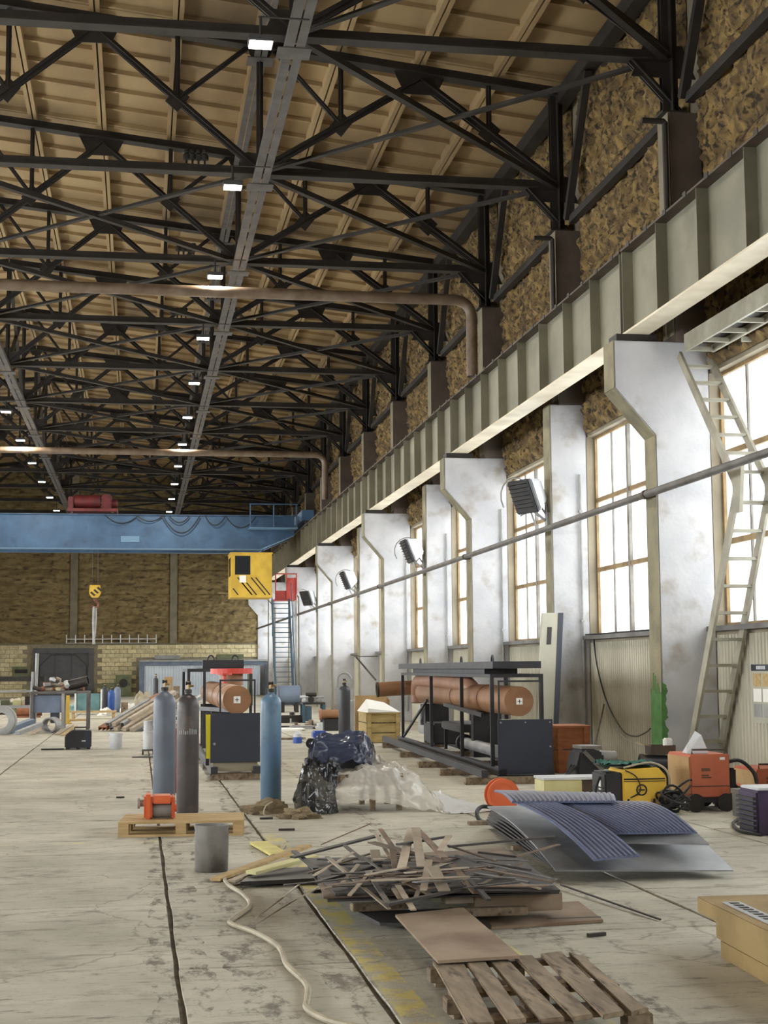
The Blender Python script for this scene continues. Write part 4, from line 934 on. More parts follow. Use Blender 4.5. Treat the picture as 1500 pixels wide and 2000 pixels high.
# burlap sacks
def lump(name, pts, m, label, cat, amp=0.03, seed=1, res=26, parent=None, group=None):
    # crumpled closed mound: outline points on the floor, height at the middle
    (cx, cy), rx, ry, h, rz = pts
    b = MB(); n, mrings = res, res//2; vs = []; fs = []
    for j in range(mrings+1):
        ph = (j/mrings)*PI/2
        for i in range(n):
            th = 2*PI*i/n; q = Vector((math.cos(th)*math.cos(ph), math.sin(th)*math.cos(ph), math.sin(ph)))
            d = 1+amp*10*(noise.noise(q*1.7+Vector((seed,0,0)))+0.6*noise.noise(q*4.3+Vector((0,seed,0)))+0.4*abs(noise.noise(q*8.1+Vector((0,0,seed)))))
            x, y, z = q.x*rx*d, q.y*ry*d, max(0.0, q.z*h*d)
            vs.append((cx+x*math.cos(rz)-y*math.sin(rz), cy+x*math.sin(rz)+y*math.cos(rz), z+0.002))
    for j in range(mrings):
        for i in range(n): k = (i+1) % n; fs.append((j*n+i, j*n+k, (j+1)*n+k, (j+1)*n+i))
    fs.append(tuple(range(n))[::-1]); b.add(vs, fs); return b
p = G(520, 1590); q = G(586, 1600)
b = lump('s', ((p.x,p.y+0.1),0.27,0.2,0.13,0.2), 'burlap', '', '', 0.045, 3); single('burlap_sack', b, 'burlap', 'crumpled brown burlap sack lying at the foot of the blue cylinder', 'sack', None, 0, True)
b = lump('s', ((q.x,q.y+0.12),0.21,0.15,0.09,-0.3), 'burlap', '', '', 0.05, 8); single('burlap_sack', b, 'burlap', 'flatter burlap sack between its crumpled twin and the wrapped machine', 'sack', None, 0, True)
single('sack_string', MB().tube(smooth_path([p+Vector((0.06,-0.08,0.14)), p+Vector((-0.02,-0.16,0.1)), p+Vector((-0.04,-0.22,0.01)), p+Vector((0.1,-0.3,0.01))],5), 0.008, 5), 'hose_beige', 'pale string trailing over the crumpled burlap sack', 'string')

# ------------------------------------------------------------------ skid units with brown ducts
def crossmark(t, y, x, z, s_):
    MB().box(x-s_,y-0.004,z-s_,x+s_,y,z+s_).build('label_plate', 'paper_white', t)
    MB().box(x-s_*0.6,y-0.006,z-s_*0.1,x+s_*0.6,y-0.0045,z+s_*0.1).box(x-s_*0.1,y-0.006,z-s_*0.6,x+s_*0.1,y-0.0045,z-s_*0.1).box(x-s_*0.1,y-0.006,z+s_*0.1,x+s_*0.1,y-0.0045,z+s_*0.6).build('cross_mark', 'steel_dark', t)
# left unit
p = G(460, 1524); uy = p.y
x0, x1 = AY(411, 1450, uy).x, AY(508, 1450, uy).x; pz0, pz1 = AY(460, 1489, uy).z, AY(460, 1393, uy).z
t = thing('skid_unit', 'brown duct unit on a skid with black front panel, red flange and yellow strap', 'machine', ((x0+x1)/2, uy, 0)); hw = (x1-x0)/2
Lu = 9.0
MB().box(-hw,0,pz0,hw,0.03,pz1).build('front_panel', 'navy_panel', t, bev=0.005)
MB().cyl((-hw*0.84,-0.02,pz0+(pz1-pz0)*0.38),(-hw*0.84,0,pz0+(pz1-pz0)*0.38),0.02,10).build('lock', 'zinc', t)
MB().box(-hw*0.9,0.04,0.13,hw*0.9,0.5,pz0).build('ballast_block', 'wall_concrete', t)
for x in (-hw, hw-0.1): MB().box(x,-0.15,0.1,x+0.1,Lu,0.2).build('skid_beam', 'frame_black', t)
for y in (0.05, 2.5, 5, Lu-0.15): MB().box(-hw,y,0.0,hw,y+0.14,0.095).build('bearer', 'wood_weathered', t)
dz = AY(465, 1367, uy).z; dr = 28*uy/2900; dx = AY(464, 1367, uy).x-(x0+x1)/2
MB().cyl((dx,0.12,dz),(dx,0.14,dz),dr*0.98,28).build('end_cap', 'duct_brown', t)
MB().lathe([(dr*0.97,0.145),(dr,0.16),(dr,1.6),(dr*1.03,1.6),(dr*1.03,1.7),(dr,1.7),(dr,3.3),(dr*1.03,3.3),(dr*1.03,3.4),(dr,3.4),(dr,Lu-1)], (dx,0,dz), 28, 'Y').build('duct', 'duct_brown', t, smooth=True)
crossmark(t, 0.115, dx, dz, 0.05)
for x in (dx-dr-0.05, dx+dr+0.03): MB().box(x,0.04,pz1,x+0.025,0.065,dz+dr+0.06).build('guard_post', 'frame_black', t)
MB().box(dx-dr-0.05,0.04,dz+dr+0.06,dx+dr+0.055,0.065,dz+dr+0.085).build('guard_rail', 'frame_black', t)
gz_ = AY(440, 1312, uy+5).z; fy = 5.2
gx0, gx1 = AY(366, 1312, uy+fy).x-(x0+x1)/2, AY(487, 1312, uy+fy).x-(x0+x1)/2
for x in (gx0, gx0+0.28, gx1): MB().box(x,fy,0.2,x+0.05,fy+0.05,gz_).build('frame_post', 'frame_black', t)
MB().box(gx0,fy,gz_,gx1+0.05,fy+0.05,gz_+0.06).build('frame_rail', 'frame_black', t)
MB().box(gx0,fy+3,gz_,gx1+0.05,fy+3.05,gz_+0.06).build('frame_rail', 'frame_black', t)
for x in (gx0, gx1): MB().box(x,fy+0.05,gz_,x+0.05,fy+3,gz_+0.06).build('frame_rail', 'frame_black', t); MB().box(x,fy+3,0.2,x+0.05,fy+3.05,gz_).build('frame_post', 'frame_black', t)
k0, k1 = AY(396, 1302, uy+fy).x-(x0+x1)/2, AY(476, 1293, uy+fy).x-(x0+x1)/2; kz = AY(430, 1303, uy+fy).z
MB().box(k0,fy,gz_+0.06,k1,fy+3,kz).build('top_beam', 'frame_black', t)
MB().box(k0,fy-0.02,kz,k1,fy+0.2,kz+0.13).build('lifting_beam', 'frame_black', t)
for x in (k0+0.15, k1-0.15): MB().tube([(x+0.06*math.cos(a),fy+0.09,kz+0.13+0.08*math.sin(a)) for a in [i*PI/6 for i in range(7)]], 0.014, 6).build('lifting_eye', 'frame_black', t)
vx = AY(452, 1320, uy+3.8).x-(x0+x1)/2; vz = AY(452, 1309, uy+3.8).z
MB().cyl((vx,3.8,dz+dr*0.8),(vx,3.8,vz-0.06),0.2,20).build('riser', 'duct_brown', t, smooth=True)
MB().cyl((vx,3.8,vz-0.06),(vx,3.8,vz+0.03),0.36,24).build('flange', 'valve_red', t)
MB().cyl((dx-0.02,3.0,dz+dr*0.95),(dx-0.02,3.0,dz+dr+0.14),0.03,8).cyl((dx-0.02,3.0,dz+dr+0.14),(dx-0.02,3.0,dz+dr+0.17),0.12,14).build('valve', 'valve_red', t)
MB().plate([(-hw-0.05,0.2,pz0+0.05),(-hw+0.02,0.2,pz0+0.05),(-hw+0.03,0.2,pz1-0.02),(-hw-0.06,0.2,pz1-0.02)], 0.02).build('strap', 'yellow_strap', t)
MB().bar((-hw-0.03,0.3,0.2),(-hw-0.03,0.3,pz1),0.05,0.05).build('frame_post', 'frame_black', t)
MB().bar((-hw-0.1,3.0,pz1),(hw*0.2,0.6,pz1+0.02),0.06,0.06).build('support_rail', 'frame_black', t)
for y in (2.0, 6.0): MB().box(-hw*0.7,y,0.2,hw*0.7,y+0.15,dz-dr+0.02).build('saddle', 'frame_black', t)
# right unit
ux, uy2, uth = 4.94, 20.3, -0.0337
t = thing('duct_skid', 'long black framed skid carrying brown ducts with a dark navy end panel', 'machine', (ux, uy2, 0), uth)
pz0, pz1 = AY(1030, 1512, uy2).z, AY(1030, 1405, uy2).z
MB().box(0.0,0,pz0,0.78,0.03,pz1).build('end_panel', 'navy_panel', t, bev=0.005)
for x, z in ((0.04,pz1-0.04),(0.74,pz1-0.04),(0.39,pz1-0.04),(0.74,(pz0+pz1)/2)): MB().cyl((x,-0.008,z),(x,0,z),0.012,8).build('bolt', 'zinc', t)
MB().box(0.0,0.0,pz0-0.03,0.8,0.1,pz0-0.004).build('base_plate', 'frame_black', t)
for x in (-0.3, 0.02, 0.7): MB().box(x,-0.3 if x < 0 else 0.0,0.10,x+0.09,10.3,0.20).build('skid_beam', 'frame_black', t)
for y, x0_, x1_ in ((-0.2,-0.5,0.8),(1.6,-0.55,0.8),(3.4,-0.6,0.9),(6.2,-0.5,0.9),(9.4,-0.4,0.9)): MB().box(x0_,y,0.0,x1_,y+0.16,0.095).build('bearer', 'wood_weathered', t, bev=0.006)
for x, y in ((0.0,9.5),(0.0,5.9),(0.0,2.9),(0.0,0.5),(0.72,9.5),(0.72,5.9),(0.72,2.9),(0.72,0.5)): MB().box(x,y,0.2,x+0.055,y+0.055,1.45).build('frame_post', 'frame_black', t)
for x in (0.0, 0.72): MB().box(x,0.5,1.45,x+0.055,9.56,1.5).build('top_rail', 'frame_black', t)
for y in (0.5, 2.9, 5.9, 9.5): MB().box(0.055,y,1.45,0.72,y+0.05,1.5).build('top_rail', 'frame_black', t)
MB().box(0.1,1.4,1.5,0.6,8.6,1.58).build('lower_beam', 'frame_black', t)
MB().box(0.0,0.3,1.58,0.7,9.9,1.68).build('lifting_beam', 'frame_black', t)
for y in (0.8, 3.3, 7.6): MB().tube([(0.1,y+0.07*math.cos(a),1.68+0.09*math.sin(a)) for a in [i*PI/6 for i in range(7)]], 0.014, 6).build('lifting_eye', 'frame_black', t)
dr = 0.21; dxc, dzc = 0.34, 1.12
MB().cyl((dxc,0.14,dzc),(dxc,0.16,dzc),dr*0.98,28).build('end_cap', 'duct_brown', t)
MB().lathe([(dr,0.165),(dr,2.2),(dr*1.04,2.2),(dr*1.04,2.3),(dr,2.3),(dr,4.6),(dr*1.05,4.6),(dr*1.05,4.7),(dr*0.95,4.7),(dr*0.95,8.6)], (dxc,0,dzc), 26, 'Y').build('duct', 'duct_brown', t, smooth=True)
crossmark(t, 0.135, dxc, dzc, 0.045)
MB().tube(smooth_path([(dxc,3.2,dzc+0.05),(dxc-0.06,3.7,dzc+0.2),(dxc-0.1,4.4,1.33),(dxc-0.1,6.0,1.35),(dxc-0.1,8.2,1.35),(dxc-0.08,9.0,1.3),(dxc-0.05,9.3,1.12),(dxc-0.05,9.3,0.9)],5), 0.125, 16).build('upper_duct', 'duct_pink', t, smooth=True)
MB().cyl((dxc,9.9,1.2),(-0.42,9.9,1.16),0.15,20).build('side_duct', 'duct_brown', t, smooth=True)
MB().hollow((-0.42,9.9,1.16),(-0.46,9.9,1.158),0.155,0.13,20).build('duct_rim', 'rail_dark', t)
for x in (0.02, 0.62): MB().box(x,0.06,pz1,x+0.025,0.085,dzc+dr+0.06).build('guard_post', 'frame_black', t)
MB().box(0.02,0.06,dzc+dr+0.06,0.645,0.085,dzc+dr+0.085).build('guard_rail', 'frame_black', t)
for y in (2.6, 7.4): MB().box(0.15,y,0.2,0.6,y+0.2,0.92).build('saddle', 'black_metal', t)
MB().box(0.08,3.4,0.55,0.66,5.2,0.68).build('tray', 'black_metal', t, bev=0.02)
for x, y in ((0.12,3.5),(0.6,3.5),(0.12,5.1),(0.6,5.1)): MB().box(x,y,0.2,x+0.05,y+0.05,0.55).build('tray_leg', 'black_metal', t)
MB().cyl((0.2,1.1,0.38),(0.2,3.6,0.38),0.09,16).build('drain_pipe', 'pipe_grey', t, smooth=True)
MB().cyl((0.2,3.6,0.38),(0.2,3.7,0.38),0.14,16).build('drain_flange', 'black_metal', t)
MB().box(0.45,1.2,0.22,0.68,2.2,0.8).build('control_box', 'cream_box', t, bev=0.02)
MB().box(0.1,6.2,0.22,0.6,7.2,0.6).build('pump_box', 'black_metal', t, bev=0.03)
MB().cyl((0.3,8.2,0.5),(0.3,8.2,0.9),0.12,14).build('pump_motor', 'black_metal', t, smooth=True)
MB().box(0.3,7.9,0.3,0.7,9.3,0.85).build('white_case', 'heater_white', t, bev=0.02)
MB().cyl((0.5,8.0,1.35),(0.5,8.0,1.44),0.05,10).build('valve', 'valve_red', t)
MB().bar((0.02,9.3,0.25),(0.12,7.0,1.0),0.04,0.04).build('brace', 'frame_black', t); MB().bar((0.02,1.2,0.9),(0.02,4.5,0.98),0.04,0.06).build('brace', 'frame_black', t)

# ------------------------------------------------------------------ wooden crate behind, box beside the panel
def plank_crate(name, label, x0, x1, yb, yt, Yd, m, dep=0.8, rows=3):
    p = G((x0+x1)/2, yb); a, c = AY(x0, yb, p.y), AY(x1, yt, p.y); hw = (c.x-a.x)/2; h = c.z
    t = thing(name, label, 'crate', ((a.x+c.x)/2, p.y+dep/2, 0)); g = 0.012
    MB().box(-hw+0.03,-dep/2+0.03,0.02,hw-0.03,dep/2-0.03,h-0.02).build('core', 'wood_weathered', t)
    for k in range(rows):
        z0, z1 = h*k/rows+g, h*(k+1)/rows-g
        MB().box(-hw,-dep/2,z0,hw,-dep/2+0.025,z1).build('plank', m, t); MB().box(-hw,-dep/2+0.03,z0,-hw+0.025,dep/2-0.03,z1).build('plank', m, t)
    for x in (-hw+0.02, hw-0.1): MB().box(x,-dep/2-0.025,0.0,x+0.08,-dep/2-0.001,h).build('corner_batten', m, t)
    MB().box(-hw-0.01,-dep/2-0.03,h-0.018,hw+0.01,dep/2,h+0.01).build('lid', m, t)
    return t, h, hw, p
t, h, hw, p = plank_crate('plank_crate', 'pale wooden plank crate with a white sheet on top behind the wrapped machine', 716, 782, 1451, 1392, 0, 'wood_crate', 1.2)
cxm = (AY(716,1451,p.y).x+AY(782,1451,p.y).x)/2
single('white_sheet', MB().hexa([(cxm-0.35,p.y-0.04,h+0.012),(cxm+0.36,p.y-0.04,h+0.012),(cxm+0.4,p.y+1.2,h+0.012),(cxm-0.4,p.y+1.2,h+0.012)], [(cxm-0.33,p.y-0.03,h+0.1),(cxm+0.36,p.y-0.03,h+0.02),(cxm+0.2,p.y+1.1,h+0.2),(cxm-0.2,p.y+1.1,h+0.28)]), 'paper_white', 'white packing sheet heaped on the pale plank crate', 'sheet', None, 0.01)
b = MB(); 
for k in range(3): b.box(cxm-0.42+0.05*k,p.y+1.35+0.1*k,0,cxm+0.3+0.05*k,p.y+1.40+0.1*k,h+0.35-0.05*k)
single('cardboard_sheet', b, 'cardboard', 'loose cardboard leaning behind the pale plank crate', 'cardboard')
t, h, hw, p = plank_crate('wooden_box', 'reddish brown wooden box beside the navy end panel', 1088, 1152, 1510, 1418, 0, 'wood_red', 0.7, 2)

# ------------------------------------------------------------------ plastic-wrapped machine
def film_mat(name, col, alpha, rough):
    m = bpy.data.materials.new(name); m.use_nodes = True; nt = m.node_tree; b = nt.nodes['Principled BSDF']
    b.inputs['Base Color'].default_value = lin(col); b.inputs['Roughness'].default_value = rough; b.inputs['Alpha'].default_value = alpha; MATS[name] = m
film_mat('film_black', (44,46,50), 0.9, 0.2); film_mat('film_clear', (208,204,194), 0.66, 0.18); film_mat('film_white', (218,220,222), 0.9, 0.35); film_mat('film_navy', (66,74,98), 0.8, 0.16)
base = G(690, 1588)
def cloth_grid(fx, nu, nv, m, name, parent, fold=0.03, seed=0.0, thick=0.004):
    vs = []; fs = []
    for j in range(nv+1):
        for i in range(nu+1):
            u, v = i/nu, j/nv; q = fx(u, v)
            n1 = Vector((u*7+seed, v*7, seed)); d = fold*(noise.noise(n1)+0.7*abs(noise.noise(n1*2.3))-0.3+0.3*abs(noise.noise(n1*4.1)))
            q = Vector(q)+Vector((d*0.6*noise.noise(n1*1.3+Vector((3,1,2))), -d*0.8, d)); q.z = max(q.z, 0.006); vs.append(q)
            if i < nu and j < nv: a = j*(nu+1)+i; fs.append((a, a+1, a+nu+2, a+nu+1))
    b = MB(); b.add(vs, fs); o = b.build(name, m, parent, smooth=False, world=True); o.data.shade_smooth(); return o
t = thing('wrapped_machine', 'machine on a low wooden frame wrapped in black and clear plastic film', 'machine', (base.x, base.y+0.5, 0))
def W(px, py, Y): return AY(px, py, Y)
yb_ = base.y
# machine body under the film
a, c = W(622, 1440, yb_+0.55), W(722, 1500, yb_+0.55)
MB().box(a.x+0.05, yb_+0.5, 0.3, c.x-0.05, yb_+1.1, a.z-0.06).build('machine_body', 'black_metal', t, bev=0.06, world=True)
a, c = W(660, 1504, yb_+0.2), W(790, 1560, yb_+0.2)
MB().box(a.x, yb_+0.15, 0.28, c.x, yb_+1.2, a.z-0.05).build('low_table', 'wood_weathered', t, bev=0.02, world=True)
for px in (610, 728, 780):
    q = W(px, 1585, yb_+0.2); MB().box(q.x-0.03, yb_+0.18, 0, q.x+0.03, yb_+0.26, 0.28).build('leg', 'wood_weathered', t, world=True)
    MB().box(q.x-0.03, yb_+1.0, 0, q.x+0.03, yb_+1.08, 0.28).build('leg', 'wood_weathered', t, world=True)
# film surfaces: rows of control points from back to front
def lofted(rows):
    rows = [[Vector(p) for p in r] for r in rows]
    def f(u, v):
        def along(r):
            k = u*(len(r)-1); i = min(int(k), len(r)-2); s_ = k-i; s_ = s_*s_*(3-2*s_)*0.5+s_*0.5; return r[i].lerp(r[i+1], s_)
        k = v*(len(rows)-1); j = min(int(k), len(rows)-2); s_ = k-j
        return along(rows[j]).lerp(along(rows[j+1]), s_)
    return f
Yf, Ym, Yk = yb_-0.02, yb_+0.45, yb_+1.15
# dark film over the machine and down to the floor on the left
cloth_grid(lofted([[W(600,1500,Yk),W(640,1470,Yk),W(715,1470,Yk),W(740,1500,Yk)],
                   [W(606,1450,Ym+0.3),W(628,1432,Ym+0.3),W(712,1426,Ym+0.3),W(728,1446,Ym+0.3)],
                   [W(600,1475,Ym),W(615,1452,Ym),W(705,1440,Ym),W(728,1490,Ym)],
                   [W(588,1520,Ym-0.1),W(610,1500,Ym-0.1),W(690,1488,Ym-0.1),W(726,1492,Ym-0.1)]]), 46, 40, 'film_navy', 'navy_film', t, 0.07, 2.0)
cloth_grid(lofted([[W(592,1490,Ym),W(612,1478,Ym),W(640,1480,Ym),W(670,1492,Ym-0.1)],
                   [W(582,1530,Yf+0.25),W(606,1510,Yf+0.2),W(640,1505,Yf+0.15),W(662,1505,Yf+0.2)],
                   [W(572,1556,Yf+0.15),W(600,1560,Yf+0.05),W(635,1558,Yf),W(655,1550,Yf+0.1)],
                   [G(576,1580),G(606,1590),G(640,1592),G(662,1588)]]), 36, 44, 'film_black', 'black_film', t, 0.08, 5.0)
cloth_grid(lofted([[W(648,1494,Ym+0.3),W(700,1490,Ym+0.3),W(760,1490,Ym+0.3),W(775,1489,Ym+0.3)],
                   [W(650,1512,Yf+0.25),W(710,1502,Yf+0.15),W(765,1500,Yf+0.15),W(800,1500,Yf+0.3)],
                   [W(652,1545,Yf+0.12),W(715,1540,Yf),W(780,1540,Yf),W(832,1530,Yf+0.2)],
                   [W(660,1572,Yf+0.1),W(718,1560,Yf),W(800,1575,Yf-0.05),G(862,1586)]]), 56, 44, 'film_clear', 'clear_film', t, 0.05, 9.0)
cloth_grid(lofted([[W(722,1455,Ym+0.5),W(735,1470,Ym+0.5),W(752,1490,Ym+0.4),W(775,1492,Ym+0.3)],
                   [W(724,1490,Ym+0.2),W(748,1495,Ym+0.2),W(775,1492,Ym+0.2),W(800,1510,Ym+0.1)],
                   [W(765,1500,Ym+0.1),W(800,1520,Ym),W(830,1540,Ym),W(850,1552,Ym)],
                   [W(790,1545,Ym-0.2),W(825,1570,Ym-0.3),G(862,1588),G(880,1590)]]), 34, 34, 'film_clear', 'clear_film', t, 0.06, 13.0)
o = cloth_grid(lofted([[G(838,1544),G(858,1548),G(875,1556),G(890,1562)],[G(846,1556),G(872,1562),G(900,1568),G(940,1572)],[G(858,1580),G(890,1584),G(925,1584),G(962,1580)],[G(866,1590),G(900,1590),G(935,1588),G(966,1584)]]), 24, 18, 'film_white', 'loose_film', t, 0.06, 21.0)
a = W(700, 1425, Ym+0.3)
# ------------------------------------------------------------------ welding machines and their clutter by the wall
p = G(1260, 1590); yw = p.y
a, c = AY(1216, 1500, yw), AY(1304, 1590, yw); hw = (c.x-a.x)/2; h = a.z
t = thing('yellow_welder', 'yellow wheeled welding machine with a black vented front and round emblem', 'welding machine', ((a.x+c.x)/2, yw+0.25, 0))
MB().prism([(-hw,0.1),(hw,0.06),(hw,h-0.1),(hw-0.09,h),(-hw,h-0.02)], 'Y', -0.25, 0.25).build('side_cover', 'welder_yellow', t, bev=0.012)
MB().box(-hw-0.2,-0.24,0.06,-hw-0.002,0.24,h-0.05).build('front_panel', 'black_metal', t, bev=0.02)
MB().box(-hw+0.01,-0.256,h*0.74,hw-0.02,-0.251,h*0.77).box(-hw+0.01,-0.256,h*0.70,hw-0.02,-0.251,h*0.715).build('trim_stripe', 'stripe_black', t)
MB().hollow((-0.04,-0.258,h*0.52),(-0.04,-0.251,h*0.52),0.062,0.048,22).build('emblem_ring', 'stripe_black', t)
MB().box(-0.075,-0.258,h*0.51,-0.005,-0.251,h*0.535).build('emblem_bar', 'stripe_black', t)
for x in (-hw*0.82, hw*0.35): MB().box(x,-0.258,h*0.24,x+0.025,-0.251,h*0.33).build('latch', 'stripe_black', t)
MB().box(hw*0.25,-0.256,0.09,hw*0.7,-0.251,0.16).build('data_plate', 'cardboard', t)
MB().tube(smooth_path([(-hw+0.02,-0.22,h+0.0),(hw*0.3,-0.22,h+0.05),(hw+0.02,-0.22,h-0.05),(hw+0.045,-0.22,h*0.4),(hw+0.04,-0.22,0.05)],5), 0.012, 6).build('side_hose', 'hose_beige', t)
MB().box(-hw-0.203,-0.1,h*0.5,-hw-0.2005,-0.02,h*0.72).build('meter', 'paper_white', t)
for k in range(6): MB().box(-hw-0.21,-0.2,0.1+k*0.035,-hw-0.2005,0.2,0.115+k*0.035).build('vent_slat', 'steel_dark', t)
for x in (-hw-0.1, hw-0.1):
    for y in (-0.24, 0.2): MB().cyl((x,y,0.06),(x,y+0.04,0.06),0.06,14).build('wheel', 'stripe_black', t)
MB().tube(smooth_path([(-hw-0.21,-0.1,h*0.8),(-hw-0.27,-0.12,h*0.5),(-hw-0.26,-0.2,0.1),(-hw-0.1,-0.3,0.02)],5), 0.014, 6).build('torch_cable', 'cable_black', t)
MB().tube(smooth_path([(-hw*0.9,-0.26,h*0.95),(-hw*0.4,-0.27,h*0.8),(-hw*0.25,-0.27,h*0.5),(-hw*0.7,-0.27,h*0.36)],5), 0.007, 5).build('thin_cable', 'cable_black', t)
o = t; tw = MB()
wx = (a.x+c.x)/2
cg = lambda u, v: (wx-hw-0.22+u*0.62, yw+0.02+v*0.42, h+0.02+0.02*math.sin(u*9))
bcl = MB(); nu, nv = 22, 14; vs = []; fs = []
for side in (0, 1):
    for j in range(nv+1):
        for i in range(nu+1):
            u, v = i/nu, j/nv; q = Vector((wx-hw-0.2+u*0.6, yw+0.03+v*0.42, h+0.012+side*0.012)); q.z += side*0.05*abs(noise.noise(Vector((u*5,v*5,3))))+side*0.03*(noise.noise(Vector((u*11,v*9,1)))+0.5)
            vs.append(q)
            if i < nu and j < nv: k = side*(nu+1)*(nv+1)+j*(nu+1)+i; fs.append((k, k+1, k+nu+2, k+nu+1))
bcl.add(vs, fs); single('green_cloth', bcl, 'green_cloth', 'dark green rag spread over the top of the yellow welding machine', 'rag')
# orange welder
def orange_welder(px0, px1, pyt, pyb, label, side=True):
    p = G((px0+px1)/2, pyb); a, c = AY(px0, pyt, p.y), AY(px1, pyb, p.y); hw = (c.x-a.x)/2; h = a.z
    t = thing('orange_welder', label, 'welding machine', ((a.x+c.x)/2, p.y+0.35, 0))
    MB().box(-hw,-0.35,0.16,hw,0.35,h).build('case', 'welder_orange', t, bev=0.012)
    MB().box(-hw-0.012,-0.33,0.2,-hw-0.001,0.33,h-0.03).build('side_grille', 'cardboard', t)
    MB().box(-hw+0.01,-0.355,h*0.44,hw-0.01,-0.351,h*0.455).build('seam', 'rail_dark', t)
    for k, (w_, z_) in enumerate(((0.1,0.74),(0.1,0.71),(0.08,0.63),(0.11,0.59))): MB().box(-hw*0.45,-0.356,h*z_,-hw*0.45+w_,-0.351,h*(z_+0.018)).build('worn_marking', 'rail_dark', t)
    MB().box(hw*0.5,-0.356,h*0.9,hw*0.75,-0.351,h*0.95).build('label_plate', 'paper_white', t)
    MB().box(-hw*0.95,-0.33,0.1,hw*0.95,0.33,0.155).build('chassis', 'black_metal', t)
    for x in (-hw+0.05, hw-0.05):
        for y in (-0.36, 0.28): MB().cyl((x,y,0.1),(x,y+0.06,0.1),0.1,16).build('wheel', 'stripe_black', t)
    MB().tube([(-hw+0.04,-0.3,h),(-hw+0.04,-0.3,h+0.05),(hw-0.04,-0.3,h+0.05),(hw-0.04,-0.3,h)], 0.012, 6).build('top_handle', 'rail_dark', t)
    return t, hw, h, p
t, ohw, oh, op = orange_welder(1348, 1428, 1474, 1586, 'worn orange welding machine with a plastic bag on top by the wall')
ocx = t.location.x
bm = MB(); q = Vector((ocx-0.08, op.y+0.25, oh+0.004))
bm.add([q+Vector(v) for v in ((-0.13,-0.1,0),(0.12,-0.12,0),(0.14,0.1,0),(-0.1,0.12,0),(-0.11,-0.07,0.09),(0.05,-0.09,0.2),(0.1,0.02,0.17),(-0.06,0.06,0.1),(0.0,-0.03,0.245))], [(3,2,1,0),(0,1,5,4),(1,2,6,5),(2,3,7,6),(3,0,4,7),(4,5,8),(5,6,8),(6,7,8),(7,4,8)])
single('plastic_bag', bm, 'plastic_bag', 'crumpled white plastic bag standing on the worn orange welding machine', 'bag')
orange_welder(1479, 1545, 1502, 1570, 'second orange welding machine at the foot of the safety poster')
t = thing('purple_case', 'dark purple power case with a pale lid and ribbed side', 'power source', G(1505, 1630))
MB().box(-0.17,-0.1,0,0.3,0.35,0.42).build('case', 'purple_case', t, bev=0.02); MB().box(-0.15,-0.09,0.42,0.29,0.34,0.445).build('lid', 'heater_white', t, bev=0.008)
for k in range(7): MB().box(-0.2,-0.08,0.06+k*0.045,-0.171,0.33,0.085+k*0.045).build('rib', 'black_metal', t)
q = G(1470, 1625); single('floor_cable', MB().tube(smooth_path([G(1495,1590)+Vector((0,0,0.02)),G(1450,1602)+Vector((0,0,0.02)),G(1432,1612)+Vector((0,0,0.02)),G(1445,1626)+Vector((0,0,0.02)),G(1488,1634)+Vector((0,0,0.02))],6), 0.018, 6), 'cable_black', 'thick black cable curling over the floor from the purple power case', 'cable')
q = G(1466, 1597); t = thing('grey_step_box', 'low grey metal box on the floor between the orange machines', 'box', q); MB().box(-0.1,0,0,0.14,0.25,0.28).build('body', 'bucket_grey', t, bev=0.01); MB().box(-0.11,-0.008,0.24,0.15,0.258,0.29).build('lid', 'bucket_grey', t)
single('bent_hose', MB().tube(smooth_path([(ocx+ohw+0.02,op.y+0.2,0.52),(ocx+ohw+0.2,op.y+0.2,0.54),(ocx+ohw+0.33,op.y+0.15,0.42),(ocx+ohw+0.36,op.y+0.12,0.29)],6), 0.022, 7), 'cable_black', 'black hose arching from the worn orange machine to the grey box', 'hose')
b = MB(); b.box(ocx+ohw+0.06,op.y+0.3,0,ocx+ohw+0.2,op.y+0.7,0.45); single('feeder_box', b, 'black_metal', 'narrow dark wire feeder box behind the worn orange machine', 'box', None, 0.02)
# tangle of welding cables
cg = G(1336, 1592)
for k in range(9):
    rr = random.Random(40+k); cx_, cy_ = cg.x-0.06+rr.uniform(-0.08,0.06), cg.y+0.12+rr.uniform(-0.08,0.1); r0 = rr.uniform(0.1,0.19); tilt = rr.uniform(0.2,0.9); ph = rr.uniform(0,6)
    pts = [(cx_+r0*math.cos(a), cy_+0.55*r0*math.sin(a), 0.02+max(0.0, 0.17*tilt*(1+math.sin(a+ph))+0.02*k*0.6)) for a in [i*2*PI/18 for i in range(17)]]
    single('welding_cable', MB().tube(pts, 0.013, 6), 'cable_black', 'black welding cable loop in the tangle between the yellow and orange machines', 'cable', 'tangled welding cables')
